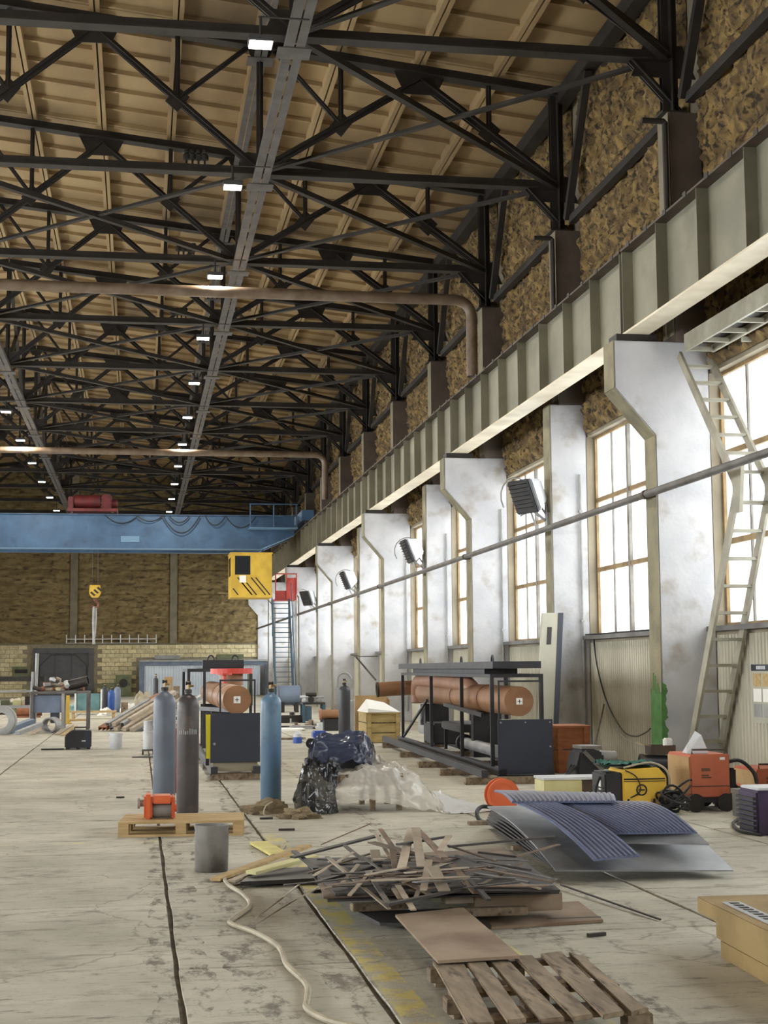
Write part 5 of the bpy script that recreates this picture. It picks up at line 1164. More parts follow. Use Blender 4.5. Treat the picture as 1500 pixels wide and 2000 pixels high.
# junk pile behind the yellow welder
q = G(1300, 1545); jy = q.y+0.5
a, c = AY(1252, 1476, jy), AY(1320, 1500, jy)
t = thing('junk_drum', 'dark steel drum lying behind the yellow welding machine', 'drum', ((a.x+c.x)/2, jy, 0)); MB().cyl((a.x-(a.x+c.x)/2,0,(a.z+c.z)/2),(c.x-(a.x+c.x)/2,0,(a.z+c.z)/2-0.02),0.1,18).build('shell', 'cyl_dark', t, smooth=True); MB().box(-0.2,-0.12,0,0.2,0.12,(a.z+c.z)/2-0.105).build('stand', 'black_metal', t); MB().hollow((a.x-(a.x+c.x)/2-0.01,0,(a.z+c.z)/2),(a.x-(a.x+c.x)/2+0.03,0,(a.z+c.z)/2),0.11,0.09,18).build('rim', 'rail_dark', t)
zt_ = (a.z+c.z)/2+0.1
t = thing('cardboard_box', 'open cardboard box of odds and ends on the dark drum', 'box', ((a.x+c.x)/2+0.03, jy, zt_)); MB().box(-0.17,-0.12,0.0,0.17,-0.11,0.12).box(-0.17,0.11,0.0,0.17,0.12,0.12).box(-0.17,-0.11,0,-0.16,0.11,0.12).box(0.16,-0.11,0,0.17,0.11,0.12).box(-0.16,-0.11,0,0.16,0.11,0.01).build('walls', 'rail_dark', t); MB().plate([(-0.17,-0.12,0.121),(-0.32,-0.1,0.15),(-0.3,0.1,0.16),(-0.17,0.12,0.121)],0.008).build('flap', 'cardboard', t)
single('white_package', MB().box((a.x+c.x)/2+0.08,jy-0.05,zt_+0.012,(a.x+c.x)/2+0.19,jy+0.05,zt_+0.21), 'paper_white', 'white paper package sticking out of the cardboard box', 'package', None, 0.015)
# dark machine head and cream box left of the yellow welder
q = G(1150, 1545); my = q.y+0.2
a, c = AY(1116, 1462, my), AY(1170, 1520, my); hw = (c.x-a.x)/2
t = thing('dark_motor', 'dark greasy motor block with belts and hoses behind the cream box', 'motor', ((a.x+c.x)/2, my, 0)); h = a.z
MB().prism([(-hw,0.0),(hw,0.0),(hw,h*0.9),(hw*0.3,h),(-hw*0.7,h*0.98),(-hw,h*0.6)], 'Y', -0.25, 0.25).build('block', 'black_metal', t, bev=0.03)
MB().cyl((hw,0,h*0.72),(hw+0.22,0,h*0.7),0.12,16).build('motor_end', 'bucket_grey', t, smooth=True)
MB().bar((-hw*0.5,-0.27,h*0.95),(hw*0.8,-0.27,h*0.5),0.02,0.05).build('belt_guard', 'bucket_grey', t)
MB().box(-hw*0.6,-0.2,h,hw*0.9,0.2,h+0.04).build('top_plate', 'bucket_grey', t)
for k in range(3): MB().tube(smooth_path([(-hw,-0.1*k,h*0.6),(-hw-0.1,-0.15-0.05*k,h*0.45),(-hw-0.16,-0.2,0.15),(-hw-0.1-0.05*k,-0.25,0.02)],5), 0.016, 6).build('hose', 'cable_black', t)
q = G(1100, 1566); 
a, c = AY(1063, 1521, q.y), AY(1138, 1566, q.y); d2 = AY(1180, 1521, q.y)
t = thing('cream_cabinet', 'cream-coloured low cabinet with a white top and a dark end', 'cabinet', ((a.x+d2.x)/2, q.y+0.2, 0)); hw = (d2.x-a.x)/2
MB().box(-hw,-0.2,0,-hw+(c.x-a.x),0.25,a.z-0.02).build('body', 'cream_box', t, bev=0.01); MB().box(-hw+(c.x-a.x)+0.001,-0.18,0,hw,0.25,a.z-0.02).build('dark_end', 'rail_dark', t); MB().box(-hw-0.01,-0.21,a.z-0.019,hw,0.26,a.z+0.01).build('top', 'heater_white', t, bev=0.005)  # right end is a solid block in a dark tone
# red-orange disc
q = G(993, 1590); t = thing('orange_reel', 'round orange reel standing on edge behind the ribbed mat', 'reel', (q.x, q.y+0.25, 0)); r = 33*q.y/2900
MB().cyl((0,-0.05,r),(0,-0.02,r),r,30).build('flange', 'orange_paint', t); MB().cyl((0,0.10,r),(0,0.13,r),r,30).build('flange', 'orange_paint', t); MB().cyl((0,-0.02,r),(0,0.10,r),r*0.55,20).build('hub', 'orange_paint', t, smooth=True); MB().hollow((0,-0.058,r),(0,-0.0505,r),r*0.8,r*0.7,30).build('raised_ring', 'orange_paint', t)

# ------------------------------------------------------------------ curved steel sheets with ribbed mats
def curved_sheet(name, A, Bp, C_, D_, bulge, m, label, cat, thick=0.012, nu=18, nv=14, ribs=0, group=None, dz=0.0, rib_h=0.012):
    # corners: A back left, Bp back right, C_ front right, D_ front left; sags along v with a bulge
    A, Bp, C_, D_ = map(Vector, (A, Bp, C_, D_)); vs = []; fs = []; nn = (nu+1)*(nv+1)
    for side in (1, 0):
        for j in range(nv+1):
            for i in range(nu+1):
                u, v = i/nu, j/nv; q = A.lerp(Bp, u).lerp(D_.lerp(C_, u), v); q.z += bulge*math.sin(PI*min(1.0, v*0.9+0.05))+dz
                if side and ribs: q.z += rib_h*(1.0 if (i % 4) in (1, 2) else 0.0)
                if not side: q.z -= thick
                q.z = max(q.z, 0.004 if not side else 0.01); vs.append(q)
    for s_ in range(2):
        for j in range(nv):
            for i in range(nu): k = s_*nn+j*(nu+1)+i; fs.append((k, k+1, k+nu+2, k+nu+1))
    for j in range(nv):
        for i in (0, nu): k = j*(nu+1)+i; fs.append((k, k+nu+1, nn+k+nu+1, nn+k))
    for i in range(nu):
        for j in (0, nv): k = j*(nu+1)+i; fs.append((k, k+1, nn+k+1, nn+k))
    b = MB(); b.add(vs, fs); return single(name, b, m, label, cat, group)
A, Bp, C_, D_ = G(952,1577,0.36), G(1262,1572,0.36), G(1432,1702,0.05), G(1085,1702,0.09)
curved_sheet('steel_sheet', A, Bp, C_, D_, 0.07, 'steel_sheet', 'large bent grey steel sheet lying on the dark stack, lowest of the pale sheets', 'steel sheet')
A2, B2, C2, D2 = G(1010,1580,0.40), G(1262,1577,0.40), G(1385,1658,0.20), G(1170,1654,0.20)
curved_sheet('steel_sheet', A2, B2, C2, D2, 0.06, 'steel_sheet', 'shorter pale steel sheet lying under the wide ribbed mat', 'steel sheet', dz=0.03)
curved_sheet('ribbed_mat', G(1000,1578,0.42), G(1262,1578,0.42), G(1362,1638,0.26), G(1185,1640,0.26), 0.055, 'mat_blue', 'wide dark blue ribbed mat draped over the steel sheets', 'mat', 0.01, 88, 14, 1, None, 0.04)
curved_sheet('ribbed_mat', G(1005,1582,0.42), G(1085,1584,0.42), G(1250,1688,0.12), G(1160,1697,0.12), 0.07, 'mat_blue', 'narrow dark blue ribbed strip trailing down from the wide mat', 'mat', 0.01, 36, 16, 1, None, 0.055)
curved_sheet('ribbed_mat', G(965,1562,0.44), G(1195,1568,0.44), G(1205,1584,0.42), G(1000,1584,0.42), 0.03, 'mat_blue', 'ribbed blue mat edge folded back behind the wide mat', 'mat', 0.01, 88, 6, 1, None, 0.07)
c0 = (A+Bp+C_+D_)/4
for k in range(6):
    z = 0.05+0.05*k; zf = 0.016+0.008*k
    curved_sheet('dark_plate', G(948+2*k,1604-4*k,z+0.02), G(1180,1596-4*k,z+0.02), G(1330-10*k,1694-5*k,zf), G(1078-4*k,1694-5*k,zf), 0.015*k, 'steel_sheet_dark', 'dark rusty steel plate stacked beneath the bent grey sheets', 'steel plate', 0.014, 6, 6, 0, 'dark plates under the bent sheets')
for px, py in ((975,1612), (1070,1662), (1230,1655), (1190,1600)):
    q = G(px, py); single('timber_block', MB().box(q.x-0.3,q.y+0.05,0,q.x+0.3,q.y+0.14,0.04), 'wood_weathered', 'short dark timber under the stack of steel plates', 'timber', 'timbers under the steel plates', 0.004)
q = G(945, 1608, 0.1); single('rubber_curl', MB().tube(smooth_path([AY(962,1577,11.8+3.6),AY(940,1576,15.4),AY(931,1588,15.3),AY(938,1604,15.2),AY(950,1608,15.2),AY(960,1598,15.2)],5), 0.022, 6), 'cable_black', 'black rubber strip curling off the corner of the steel stack', 'rubber strip')

# ------------------------------------------------------------------ scrap heap in the foreground
def quadplate(name, pts, z, th, m, label, cat, group=None):
    b = MB(); lo = [G(x, y, zz) for (x, y), zz in zip(pts, z if isinstance(z, (list, tuple)) else [z]*4)]
    b.hexa([p-Vector((0,0,th)) for p in lo], lo); return single(name, b, m, label, cat, group)
quadplate('rusty_sheet', [(930,1812),(1178,1796),(1130,1760),(900,1770)], 0.02, 0.018, 'ply_rust', 'rusty flat sheet on the floor under the scrap heap', 'steel sheet')
quadplate('rusty_sheet', [(742,1802),(960,1808),(940,1772),(700,1780)], 0.045, 0.02, 'scrap_dark', 'dark narrow sheet under the scrap heap beside the rusty one', 'steel sheet')
for k, (x0, y0_, x1, y1_, z0, w_, h_, m, lab) in enumerate([(925,1768,1097,1760,0.12,0.16,0.11,'ply_rust','thick brown timber beam carrying the right end of the scrap heap'), (880,1786,1036,1782,0.09,0.07,0.05,'wood_weathered','thin grey timber lying on the rusty sheet'), (690,1776,800,1770,0.075,0.08,0.05,'wood_weathered','short timber poking out under the left of the scrap heap'), (870,1754,985,1750,0.17,0.12,0.08,'scrap_light','pale timber block wedged under the middle of the scrap heap')]):
    a, c = G(x0, y0_, z0), G(x1, y1_, z0); single('timber_beam', MB().bar(a+Vector((0,0.08,0)), c+Vector((0,0.08,0)), w_, h_), m, lab, 'timber', None, 0.005)
for k, (pts, z) in enumerate([([(640,1758),(1092,1742),(1000,1660),(600,1688)], 0.20), ([(632,1752),(1080,1732),(985,1655),(612,1680)], 0.215), ([(655,1745),(1094,1738),(1010,1668),(590,1676)], 0.232)]):
    quadplate('scrap_plate', pts, z, 0.012, ('steel_sheet_dark','scrap_brown','scrap_dark')[k], 'dark brown steel plate forming the bed of the scrap heap', 'steel plate', 'plates under the scrap heap')
def zs(x, y): return 500+x/2.308, 1580+y/2.308
strips = [(165,218,550,120,.30,.36,30,'d'),(295,160,517,66,.26,.42,26,'b'),(520,150,860,240,.42,.36,40,'b'),(730,95,850,220,.46,.38,28,'b'),(700,85,655,270,.48,.34,34,'l'),(720,85,745,260,.50,.34,34,'l'),
 (870,120,830,190,.46,.40,26,'l'),(615,180,630,280,.42,.32,24,'b'),(535,185,548,262,.40,.30,38,'l'),(780,230,755,365,.40,.28,26,'l'),(800,265,850,370,.38,.27,44,'l'),(885,250,995,380,.36,.26,26,'b'),
 (440,195,260,300,.36,.28,12,'l'),(460,250,375,350,.34,.26,14,'l'),(330,225,600,450,.34,.22,14,'l'),(500,280,600,430,.33,.24,18,'s'),(550,270,785,385,.33,.25,22,'b'),(640,345,710,455,.28,.22,20,'l'),
 (590,430,940,360,.25,.26,22,'d'),(870,170,1345,125,.40,.40,12,'d'),(1000,195,1170,215,.36,.33,16,'d'),(1170,215,1365,160,.33,.38,18,'b'),(900,210,1000,240,.40,.37,16,'d'),(1000,240,1360,320,.33,.26,20,'s'),
 (1020,270,1340,330,.31,.25,24,'b'),(985,290,1230,330,.30,.26,26,'s'),(900,260,1050,410,.34,.25,18,'d'),(170,190,270,270,.30,.26,22,'d'),(400,165,500,245,.36,.32,14,'d'),(230,290,520,200,.26,.32,16,'b'),
 (270,330,560,255,.25,.31,18,'d'),(300,360,620,300,.25,.28,24,'b'),(700,330,1000,300,.27,.28,22,'d'),(760,300,1100,260,.30,.30,18,'b'),(880,340,1340,345,.25,.25,28,'s'),(540,110,600,215,.44,.36,16,'l'),
 (560,90,640,205,.45,.36,20,'b'),(660,330,790,300,.29,.32,18,'l'),(420,390,520,280,.25,.33,14,'l'),(480,215,640,330,.37,.27,12,'s'),(640,160,860,125,.44,.40,20,'d'),(850,160,1080,235,.40,.33,14,'b'),
 (320,215,480,330,.30,.25,18,'s'),(740,345,720,400,.27,.24,16,'l'),(620,360,650,405,.27,.24,16,'l'),(960,230,1240,275,.34,.29,18,'d'),(1060,300,1280,360,.28,.24,14,'l'),(380,250,640,240,.31,.34,18,'d'),(920,300,990,380,.31,.25,22,'l')]
mm = {'d': ('scrap_dark','dark steel strip tossed on the scrap heap'), 'b': ('scrap_brown','rusty brown flat bar lying on the scrap heap'), 'l': ('scrap_light','pale wooden-looking strip sticking out of the scrap heap'), 's': ('scrap_steel','grey steel strip lying across the scrap heap')}
for (x0, y0_, x1, y1_, z0, z1, w_, k) in strips:
    a, c = G(*zs(x0, y0_), z0), G(*zs(x1, y1_), z1)
    single('scrap_strip', MB().bar(a, c, w_*0.0017, 0.008 if k != 'd' else 0.014), mm[k][0], mm[k][1], 'scrap strip', {'d':'dark strips of the scrap heap','b':'brown bars of the scrap heap','l':'pale strips of the scrap heap','s':'grey strips of the scrap heap'}[k])
rr = random.Random(5)
for k in range(46):
    px, py = rr.uniform(650, 1010), rr.uniform(1672, 1736); z = 0.25+rr.uniform(0, 0.12)*(1-abs(px-810)/260); an = rr.gauss(0, 0.5); L_ = rr.uniform(0.25, 0.7)
    q = G(px, py, z); d = Vector((math.cos(an), math.sin(an)*0.9, rr.uniform(-0.08, 0.08)))*L_/2; m = rr.choice('dbbsdl')
    a, c = q-d, q+d
    if min(a.z, c.z) < 0.245: a.z = max(a.z, 0.245); c.z = max(c.z, 0.245)
    single('scrap_strip', MB().bar(a, c, rr.uniform(0.018, 0.05), 0.007), mm[m][0], mm[m][1], 'scrap strip', {'d':'dark strips of the scrap heap','b':'brown bars of the scrap heap','l':'pale strips of the scrap heap','s':'grey strips of the scrap heap'}[m])
for x0, y0_, x1, y1_, bx, by_ in ((0,490,200,335,120,400), (0,520,330,330,160,420), (200,335,440,350,320,318), (215,388,310,345,262,362)):
    a, m_, c = G(*zs(x0,y0_),0.012), G(*zs(bx,by_),0.05), G(*zs(x1,y1_),0.20); single('scrap_wire', MB().tube(smooth_path([a,m_,c],6), 0.006, 5), 'scrap_light', 'thin bent wire trailing from the scrap heap over the floor', 'wire', 'wires trailing from the scrap heap')
a, c = G(1095,1728,0.03), G(1290,1796,0.012); single('scrap_rod', MB().tube([a,c],0.007,5), 'scrap_dark', 'long thin dark rod on the floor right of the scrap heap', 'rod')
mat('pale_yellow', (208,196,116), (186,174,104), 5.0, 0.7)
# pale planks left of the heap
for k, (x0, y0_, x1, y1_, z0, z1, w_, m, lab) in enumerate([(420,1718,600,1652,0.02,0.10,0.09,'wood_pale','long pale plank with its end on the floor left of the scrap heap'), (452,1722,560,1678,0.03,0.10,0.07,'scrap_light','grey plank beside the long pale one'), (490,1705,612,1672,0.08,0.14,0.12,'cream_box','yellowish plank pushed under the scrap heap'), (505,1646,548,1670,0.02,0.02,0.16,'pale_yellow','short pale yellow painted board on the floor')]):
    a, c = G(x0, y0_, z0), G(x1, y1_, z1); single('loose_plank', MB().bar(a, c, w_, 0.025), m, lab, 'plank', None, 0.003)
quadplate('dark_sheet', [(470,1722),(640,1714),(640,1692),(500,1697)], 0.05, 0.03, 'steel_sheet_dark', 'dark metal sheet under the pale planks', 'steel sheet')
# brown board bridging heap and pallet
quadplate('brown_board', [(855,1876),(1015,1866),(905,1772),(772,1786)], [0.165,0.165,0.15,0.15], 0.015, 'ply_rust', 'wide brown board sloping from the scrap heap to the weathered pallet', 'board')

# ------------------------------------------------------------------ weathered pallet in front
PZ = 0.14
t = thing('weathered_pallet', 'weathered brown pallet with gaps between its warped deck boards', 'pallet', G(1010, 1935))
sl = [((846,1876),(902,1872),(966,1996),(915,1998)), ((906,1872),(942,1869),(1028,1988),(992,1992)), ((950,1868),(986,1866),(1103,1986),(1055,1990)), ((1004,1866),(1040,1865),(1158,1980),(1120,1986)), ((1056,1862),(1096,1857),(1219,1974),(1178,1982)), ((1110,1858),(1142,1868),(1262,1968),(1232,1976))]
for k, q4 in enumerate(sl):
    up4 = [G(x, y, PZ+0.004*math.sin(k*2.1)) for x, y in q4]; lo4 = [p-Vector((0,0,0.022)) for p in up4]
    MB().hexa(lo4, up4).build('deck_board', 'wood_weathered', t, bev=0.004, world=True)
def along(f, x0f, x1f, w_):      # a stringer crossing under the boards
    a = G(sl[0][0][0]*(1-f)+sl[0][3][0]*f, sl[0][0][1]*(1-f)+sl[0][3][1]*f, PZ-0.025); c = G(sl[5][1][0]*(1-f)+sl[5][2][0]*f, sl[5][1][1]*(1-f)+sl[5][2][1]*f, PZ-0.025)
    return a, c
for f in (0.03, 0.5, 0.95):
    a, c = along(f, 0, 1, 0.1); MB().bar(a-Vector((0,0,0.012)), c-Vector((0,0,0.012)), 0.1, 0.022).build('cross_board', 'wood_weathered', t, world=True)
    for g in (0.04, 0.5, 0.96):
        q = a.lerp(c, g); MB().box(q.x-0.06,q.y-0.05,0.022,q.x+0.06,q.y+0.05,PZ-0.05).build('block', 'wood_weathered', t, bev=0.004, world=True)
    MB().bar(Vector((a.x,a.y,0.011)), Vector((c.x,c.y,0.011)), 0.1, 0.021).build('bottom_board', 'wood_weathered', t, world=True)
# hose on the floor
hp = [(556,1648),(545,1662),(500,1690),(452,1705),(438,1712),(446,1728),(476,1748),(488,1770),(455,1795),(452,1804),(500,1822),(545,1850),(560,1884),(598,1922),(600,1950),(600,1970),(640,1992),(700,2006),(760,2016)]
single('floor_hose', MB().tube(smooth_path([G(x,y,0.016) for x,y in hp],6), 0.016, 8), 'hose_beige', 'beige hose winding over the concrete floor past the grey bucket', 'hose', None, 0, True)
# timber box corner at the right edge
t = thing('timber_crate', 'heavy pale timber crate base with stepped end standing on the floor', 'crate', G(1450, 1850))
a, c = G(1361,1750,0.29), G(1500,1817,0.29); dirv = (c-a).normalized(); side = Vector((-dirv.y, dirv.x, 0)) if (-dirv.y*1+dirv.x*1) > 0 else Vector((dirv.y, -dirv.x, 0))
if side.x < 0: side = -side
def cb(s0, s1, d0, d1, z0, z1, n, m, bev=0.006):
    pts = [a+dirv*s0+side*d0, a+dirv*s1+side*d0, a+dirv*s1+side*d1, a+dirv*s0+side*d1]
    MB().hexa([Vector((p.x,p.y,z0)) for p in pts], [Vector((p.x,p.y,z1)) for p in pts]).build(n, m, t, bev=bev, world=True)
cb(0.0,1.9,0.0,0.5,0.2,0.29,'top_timber','wood_beam'); cb(0.26,1.9,0.02,0.06,0.1,0.199,'side_board','wood_beam'); cb(0.30,1.9,0.03,0.07,0.0,0.099,'side_board','wood_beam')
cb(0.30,0.42,0.071,0.5,0.0,0.199,'foot','wood_weathered'); cb(0.26,1.9,0.06,0.16,0.2905,0.296,'edge_profile','zinc',0.0)
for k in range(20): cb(0.30+k*0.075,0.335+k*0.075,0.085,0.135,0.2965,0.299,'perforation','stripe_black',0.0)
for k, (px, py, ln, an) in enumerate([(520,1598,0.14,0.1),(560,1620,0.16,-0.1),(235,1557,0.1,0),(1165,1825,0.12,0.3),(620,1740,0.1,0.6),(1120,1795,0.35,0.0)]):
    q = G(px, py, 0.012); single('floor_offcut', MB().bar(q-Vector((math.cos(an),math.sin(an),0))*ln/2, q+Vector((math.cos(an),math.sin(an),0))*ln/2, 0.03, 0.02), 'scrap_dark', 'small dark steel offcut lying alone on the concrete floor', 'offcut', 'offcuts on the floor')
# ------------------------------------------------------------------ clutter along the left and in the middle distance
def gb(name, label, cat, px0, px1, pyb, pyt, dep, m, bev=0.01, group=None):
    p = G((px0+px1)/2, pyb); a, c = AY(px0, pyb, p.y), AY(px1, pyt, p.y)
    return (a.x+c.x)/2, p.y, (c.x-a.x)/2, c.z
# black welder on the bare floor
x, y, hw, h = gb('', '', '', 126, 178, 1464, 1426, 0, '')
t = thing('black_inverter', 'black portable welding inverter standing alone on the bare floor', 'welding machine', (x, y+0.25, 0))
MB().prism([(-hw,0.03),(hw,0.03),(hw,h*0.98),(-hw*0.5,h),(-hw,h*0.72)], 'Y', -0.25, 0.25).build('case', 'black_metal', t, bev=0.02)
MB().box(hw*0.2,-0.256,h*0.35,hw*0.75,-0.251,h*0.55).build('badge', 'navy_panel', t); MB().box(hw*0.3,-0.259,h*0.42,hw*0.6,-0.2565,h*0.47).build('badge_mark', 'paper_white', t)
MB().box(hw*0.45,-0.254,0.05,hw*0.95,-0.2505,h*0.95).build('front_plate', 'navy_panel', t)
for sx in (-0.8, 0.0, 0.8): MB().box(hw*sx-0.03,-0.22,0,hw*sx+0.03,0.22,0.029).build('foot', 'stripe_black', t)
MB().tube([(-hw*0.3,0,h),(-hw*0.3,0,h+0.05),(hw*0.6,0,h+0.05),(hw*0.6,0,h)],0.015,6).build('handle', 'stripe_black', t)
q = G(100, 1465); single('steel_offcut', MB().box(q.x-0.2,q.y,0,q.x+0.25,q.y+0.06,0.03), 'steel_dark', 'flat dark offcut on the floor left of the black inverter', 'offcut')
# white can on castors
x, y, hw, h = gb('', '', '', 279, 300, 1474, 1408, 0, '')
t = thing('white_can_trolley', 'tall white can on a castor trolley beside the grey cylinder', 'can', (x, y+0.1, 0))
MB().lathe([(hw*0.95,0.1),(hw,0.12),(hw,h*0.62),(hw*1.05,h*0.62),(hw*1.05,h*0.68),(hw*0.9,h*0.7),(hw*0.9,h),(hw*0.3,h)], n=18).build('can', 'heater_white', t, smooth=True)
MB().box(-hw*1.2,-0.12,0.07,hw*1.2,0.12,0.098).build('trolley_deck', 'steel_grey', t)
for sx in (-1, 1):
    for yy in (-0.1, 0.1): MB().cyl((sx*hw-0.015,yy,0.035),(sx*hw+0.015,yy,0.035),0.035,10).build('castor', 'stripe_black', t)
q = G(285, 1479); single('floor_shadow', MB().box(q.x-0.25,q.y-0.15,0,q.x+0.2,q.y+0.15,0.012), 'steel_dark', 'thin dark sheet painted as the shadow before the white can', 'plate')  # dark sheet stands for the can's shadow on the floor
# pile of channels and boards
rr = random.Random(11); a0 = G(196, 1428); dv = Vector((0.55, 0.835, 0)); pv = Vector((0.835, -0.55, 0))
spots = [(i*0.17, 0) for i in range(9)]+[(0.1+i*0.18, 1) for i in range(6)]+[(0.3+i*0.19, 2) for i in range(3)]
for k, (off, lay) in enumerate(spots):
    ln = rr.uniform(1.8, 2.7); p_ = a0+pv*off+dv*(rr.uniform(-0.35, 0.25)+0.25*lay); p_.z = 0.105+0.115*lay; e = p_+dv*ln+Vector((0,0,0.30*ln))
    if k in (0, 1, 9): m, lab = 'rust_pipe', 'rust-brown channel in the slanting pile by the blue cylinders'
    elif k % 2: m, lab = 'scrap_light', 'pale board in the slanting pile by the blue cylinders'
    else: m, lab = 'pipe_grey', 'grey steel channel in the slanting pile by the blue cylinders'
    b = MB().bar(p_, e, 0.13, 0.02)
    if m == 'scrap_light': b = MB().bar(p_-Vector((0,0,0.045)), e-Vector((0,0,0.045)), 0.12, 0.1)
    else: b.bar(p_, e, 0.015, 0.08, (0,0,1), (0.057,-0.05)).bar(p_, e, 0.015, 0.08, (0,0,1), (-0.057,-0.05))
    single('steel_channel' if m != 'scrap_light' else 'loose_board', b, m, lab, 'channel' if m != 'scrap_light' else 'board', lab.split(' in the')[0]+' pile')
q = a0+pv*0.7+dv*1.6; single('trestle', MB().box(q.x-0.8,q.y+0.1,0.40,q.x+0.8,q.y+0.22,0.5).box(q.x-0.7,q.y+0.1,0,q.x-0.6,q.y+0.22,0.4).box(q.x+0.6,q.y+0.1,0,q.x+0.7,q.y+0.22,0.4), 'steel_grey', 'low steel trestle propping up the slanting pile of channels', 'trestle')
# bundle of rags
q = G(280, 1390); b = lump('s', ((q.x,q.y+0.3),0.42,0.35,0.68,0.0), 'burlap', '', '', 0.035, 5); single('rag_bundle', b, 'hose_beige', 'tied pale rag bundle heaped in front of the white partition', 'bundle', None, 0, True)
q = G(250, 1392); b = lump('s', ((q.x,q.y+0.3),0.3,0.25,0.3,0.4), 'burlap', '', '', 0.05, 6); single('rag_bundle', b, 'paper_white', 'small white rag heap beside the tied pale bundle', 'bundle', None, 0, True)
# scrap table
a, c = G(70, 1432), G(178, 1432); yt_ = a.y+2.2; zt_ = AY(120, 1350, yt_).z; xa, xb = AY(62, 1350, yt_).x, AY(176, 1350, yt_).x
t = thing('scrap_table', 'steel work table loaded with metal scrap at the left', 'table', ((xa+xb)/2, yt_, 0)); hw = (xb-xa)/2
MB().box(-hw,-0.45,zt_-0.06,hw,0.45,zt_).build('table_top', 'steel_grey', t)
for sx in (-0.95, 0.1, 0.95):
    for yy in (-0.4, 0.4): MB().box(hw*sx-0.04,yy-0.04,0,hw*sx+0.04,yy+0.04,zt_-0.061).build('leg', 'zinc' if sx == 0.1 else 'steel_grey', t)
MB().box(-hw*0.9,-0.35,zt_*0.45,hw*0.05,0.35,zt_*0.9).build('drawer_case', 'blue_grey', t, bev=0.01)
for k in range(26):
    rx, ry = (xa+xb)/2+rr.uniform(-0.8,0.62)*hw, yt_+rr.uniform(-0.33,0.33); hh = zt_+0.0+(0.0 if k < 14 else 0.13 if k < 22 else 0.26); rx = rx if k < 14 else (xa+xb)/2-0.1*hw+(rx-(xa+xb)/2)*(0.5 if k < 22 else 0.25)
    an = rr.uniform(0,PI); l_ = rr.uniform(0.12,0.34); d = Vector((math.cos(an),math.sin(an)*0.5,rr.uniform(-0.15,0.5)))*l_/2; q = Vector((rx,ry,hh+0.06))
    m = rr.choice(['scrap_light','rust_pipe','pipe_grey','scrap_dark','wood_crate','heater_white'])
    lab = {'scrap_light':'pale','rust_pipe':'rusty','pipe_grey':'grey','scrap_dark':'dark','wood_crate':'yellowish','heater_white':'white'}[m]
    a_, c_ = q-d, q+d; a_.z = max(a_.z, zt_+0.04); c_.z = max(c_.z, zt_+0.04)
    b = MB().bar(a_, c_, rr.uniform(0.08,0.2), rr.uniform(0.04,0.1)) if k % 2 else MB().cyl(a_, c_, rr.uniform(0.04,0.08), 10)
    single('scrap_piece', b, m, lab+' scrap piece heaped on the steel work table', 'scrap', lab+' scrap on the table')
q = AY(150, 1330, yt_); single('sheet_tube', MB().hollow((xb-0.55,yt_-0.2,zt_+0.16),(xb-0.05,yt_-0.3,zt_+0.28),0.14,0.125,18), 'scrap_dark', 'dark curled sheet tube at the right end of the scrap table', 'tube')
# rack with long bars at the far left
yr = yt_+1.2; z1 = AY(20, 1331, yr).z; z2 = AY(20, 1348, yr).z; xl, xrk = AY(-40, 1340, yr).x, AY(66, 1340, yr).x
t = thing('bar_rack', 'grey storage rack with horizontal rails at the left behind the pipes', 'rack', ((xl+xrk)/2, yr, 0))
for x in (xl, xrk-0.1, xrk-1.2): B(x,yr,0,x+0.09,yr+0.09,z1,'rack_post','zinc')
B(xl,yr-0.02,z1,xrk+0.3,yr+0.16,z1+0.14,'top_beam','steel_dark'); B(xl,yr,z2-0.06,xrk,yr+0.08,z2,'shelf_rail','zinc'); B(xl,yr,z2-0.5,xrk,yr+0.08,z2-0.42,'shelf_rail','zinc'); B(xl,yr+0.1,z2-0.5,xrk,yr+0.7,z2-0.47,'shelf','steel_grey')
for k in range(5): q = Vector((xl+0.35+k*0.33, yr+0.35, z2-0.468)); single('shelf_box', MB().box(q.x-0.12,q.y-0.12,q.z,q.x+0.12,q.y+0.12,q.z+rr.uniform(0.15,0.3)), ('heater_white','box_green','cream_box','steel_dark','teal_plastic')[k], ('white','green','cream','dark','teal')[k]+' small box on the shelf of the storage rack', 'box', None, 0.01)
for px, y0_, y1_ in ((73,1276,1400),(65,1312,1400)): a_ = AY(px,y0_,yr-0.3); single('upright_pipe', MB().tube([(a_.x-0.05,yr-0.3,0.0),(a_.x,yr-0.3,a_.z)],0.045,8), 'zinc', 'pale upright pipe standing beside the storage rack', 'pipe', 'upright pipes by the rack')
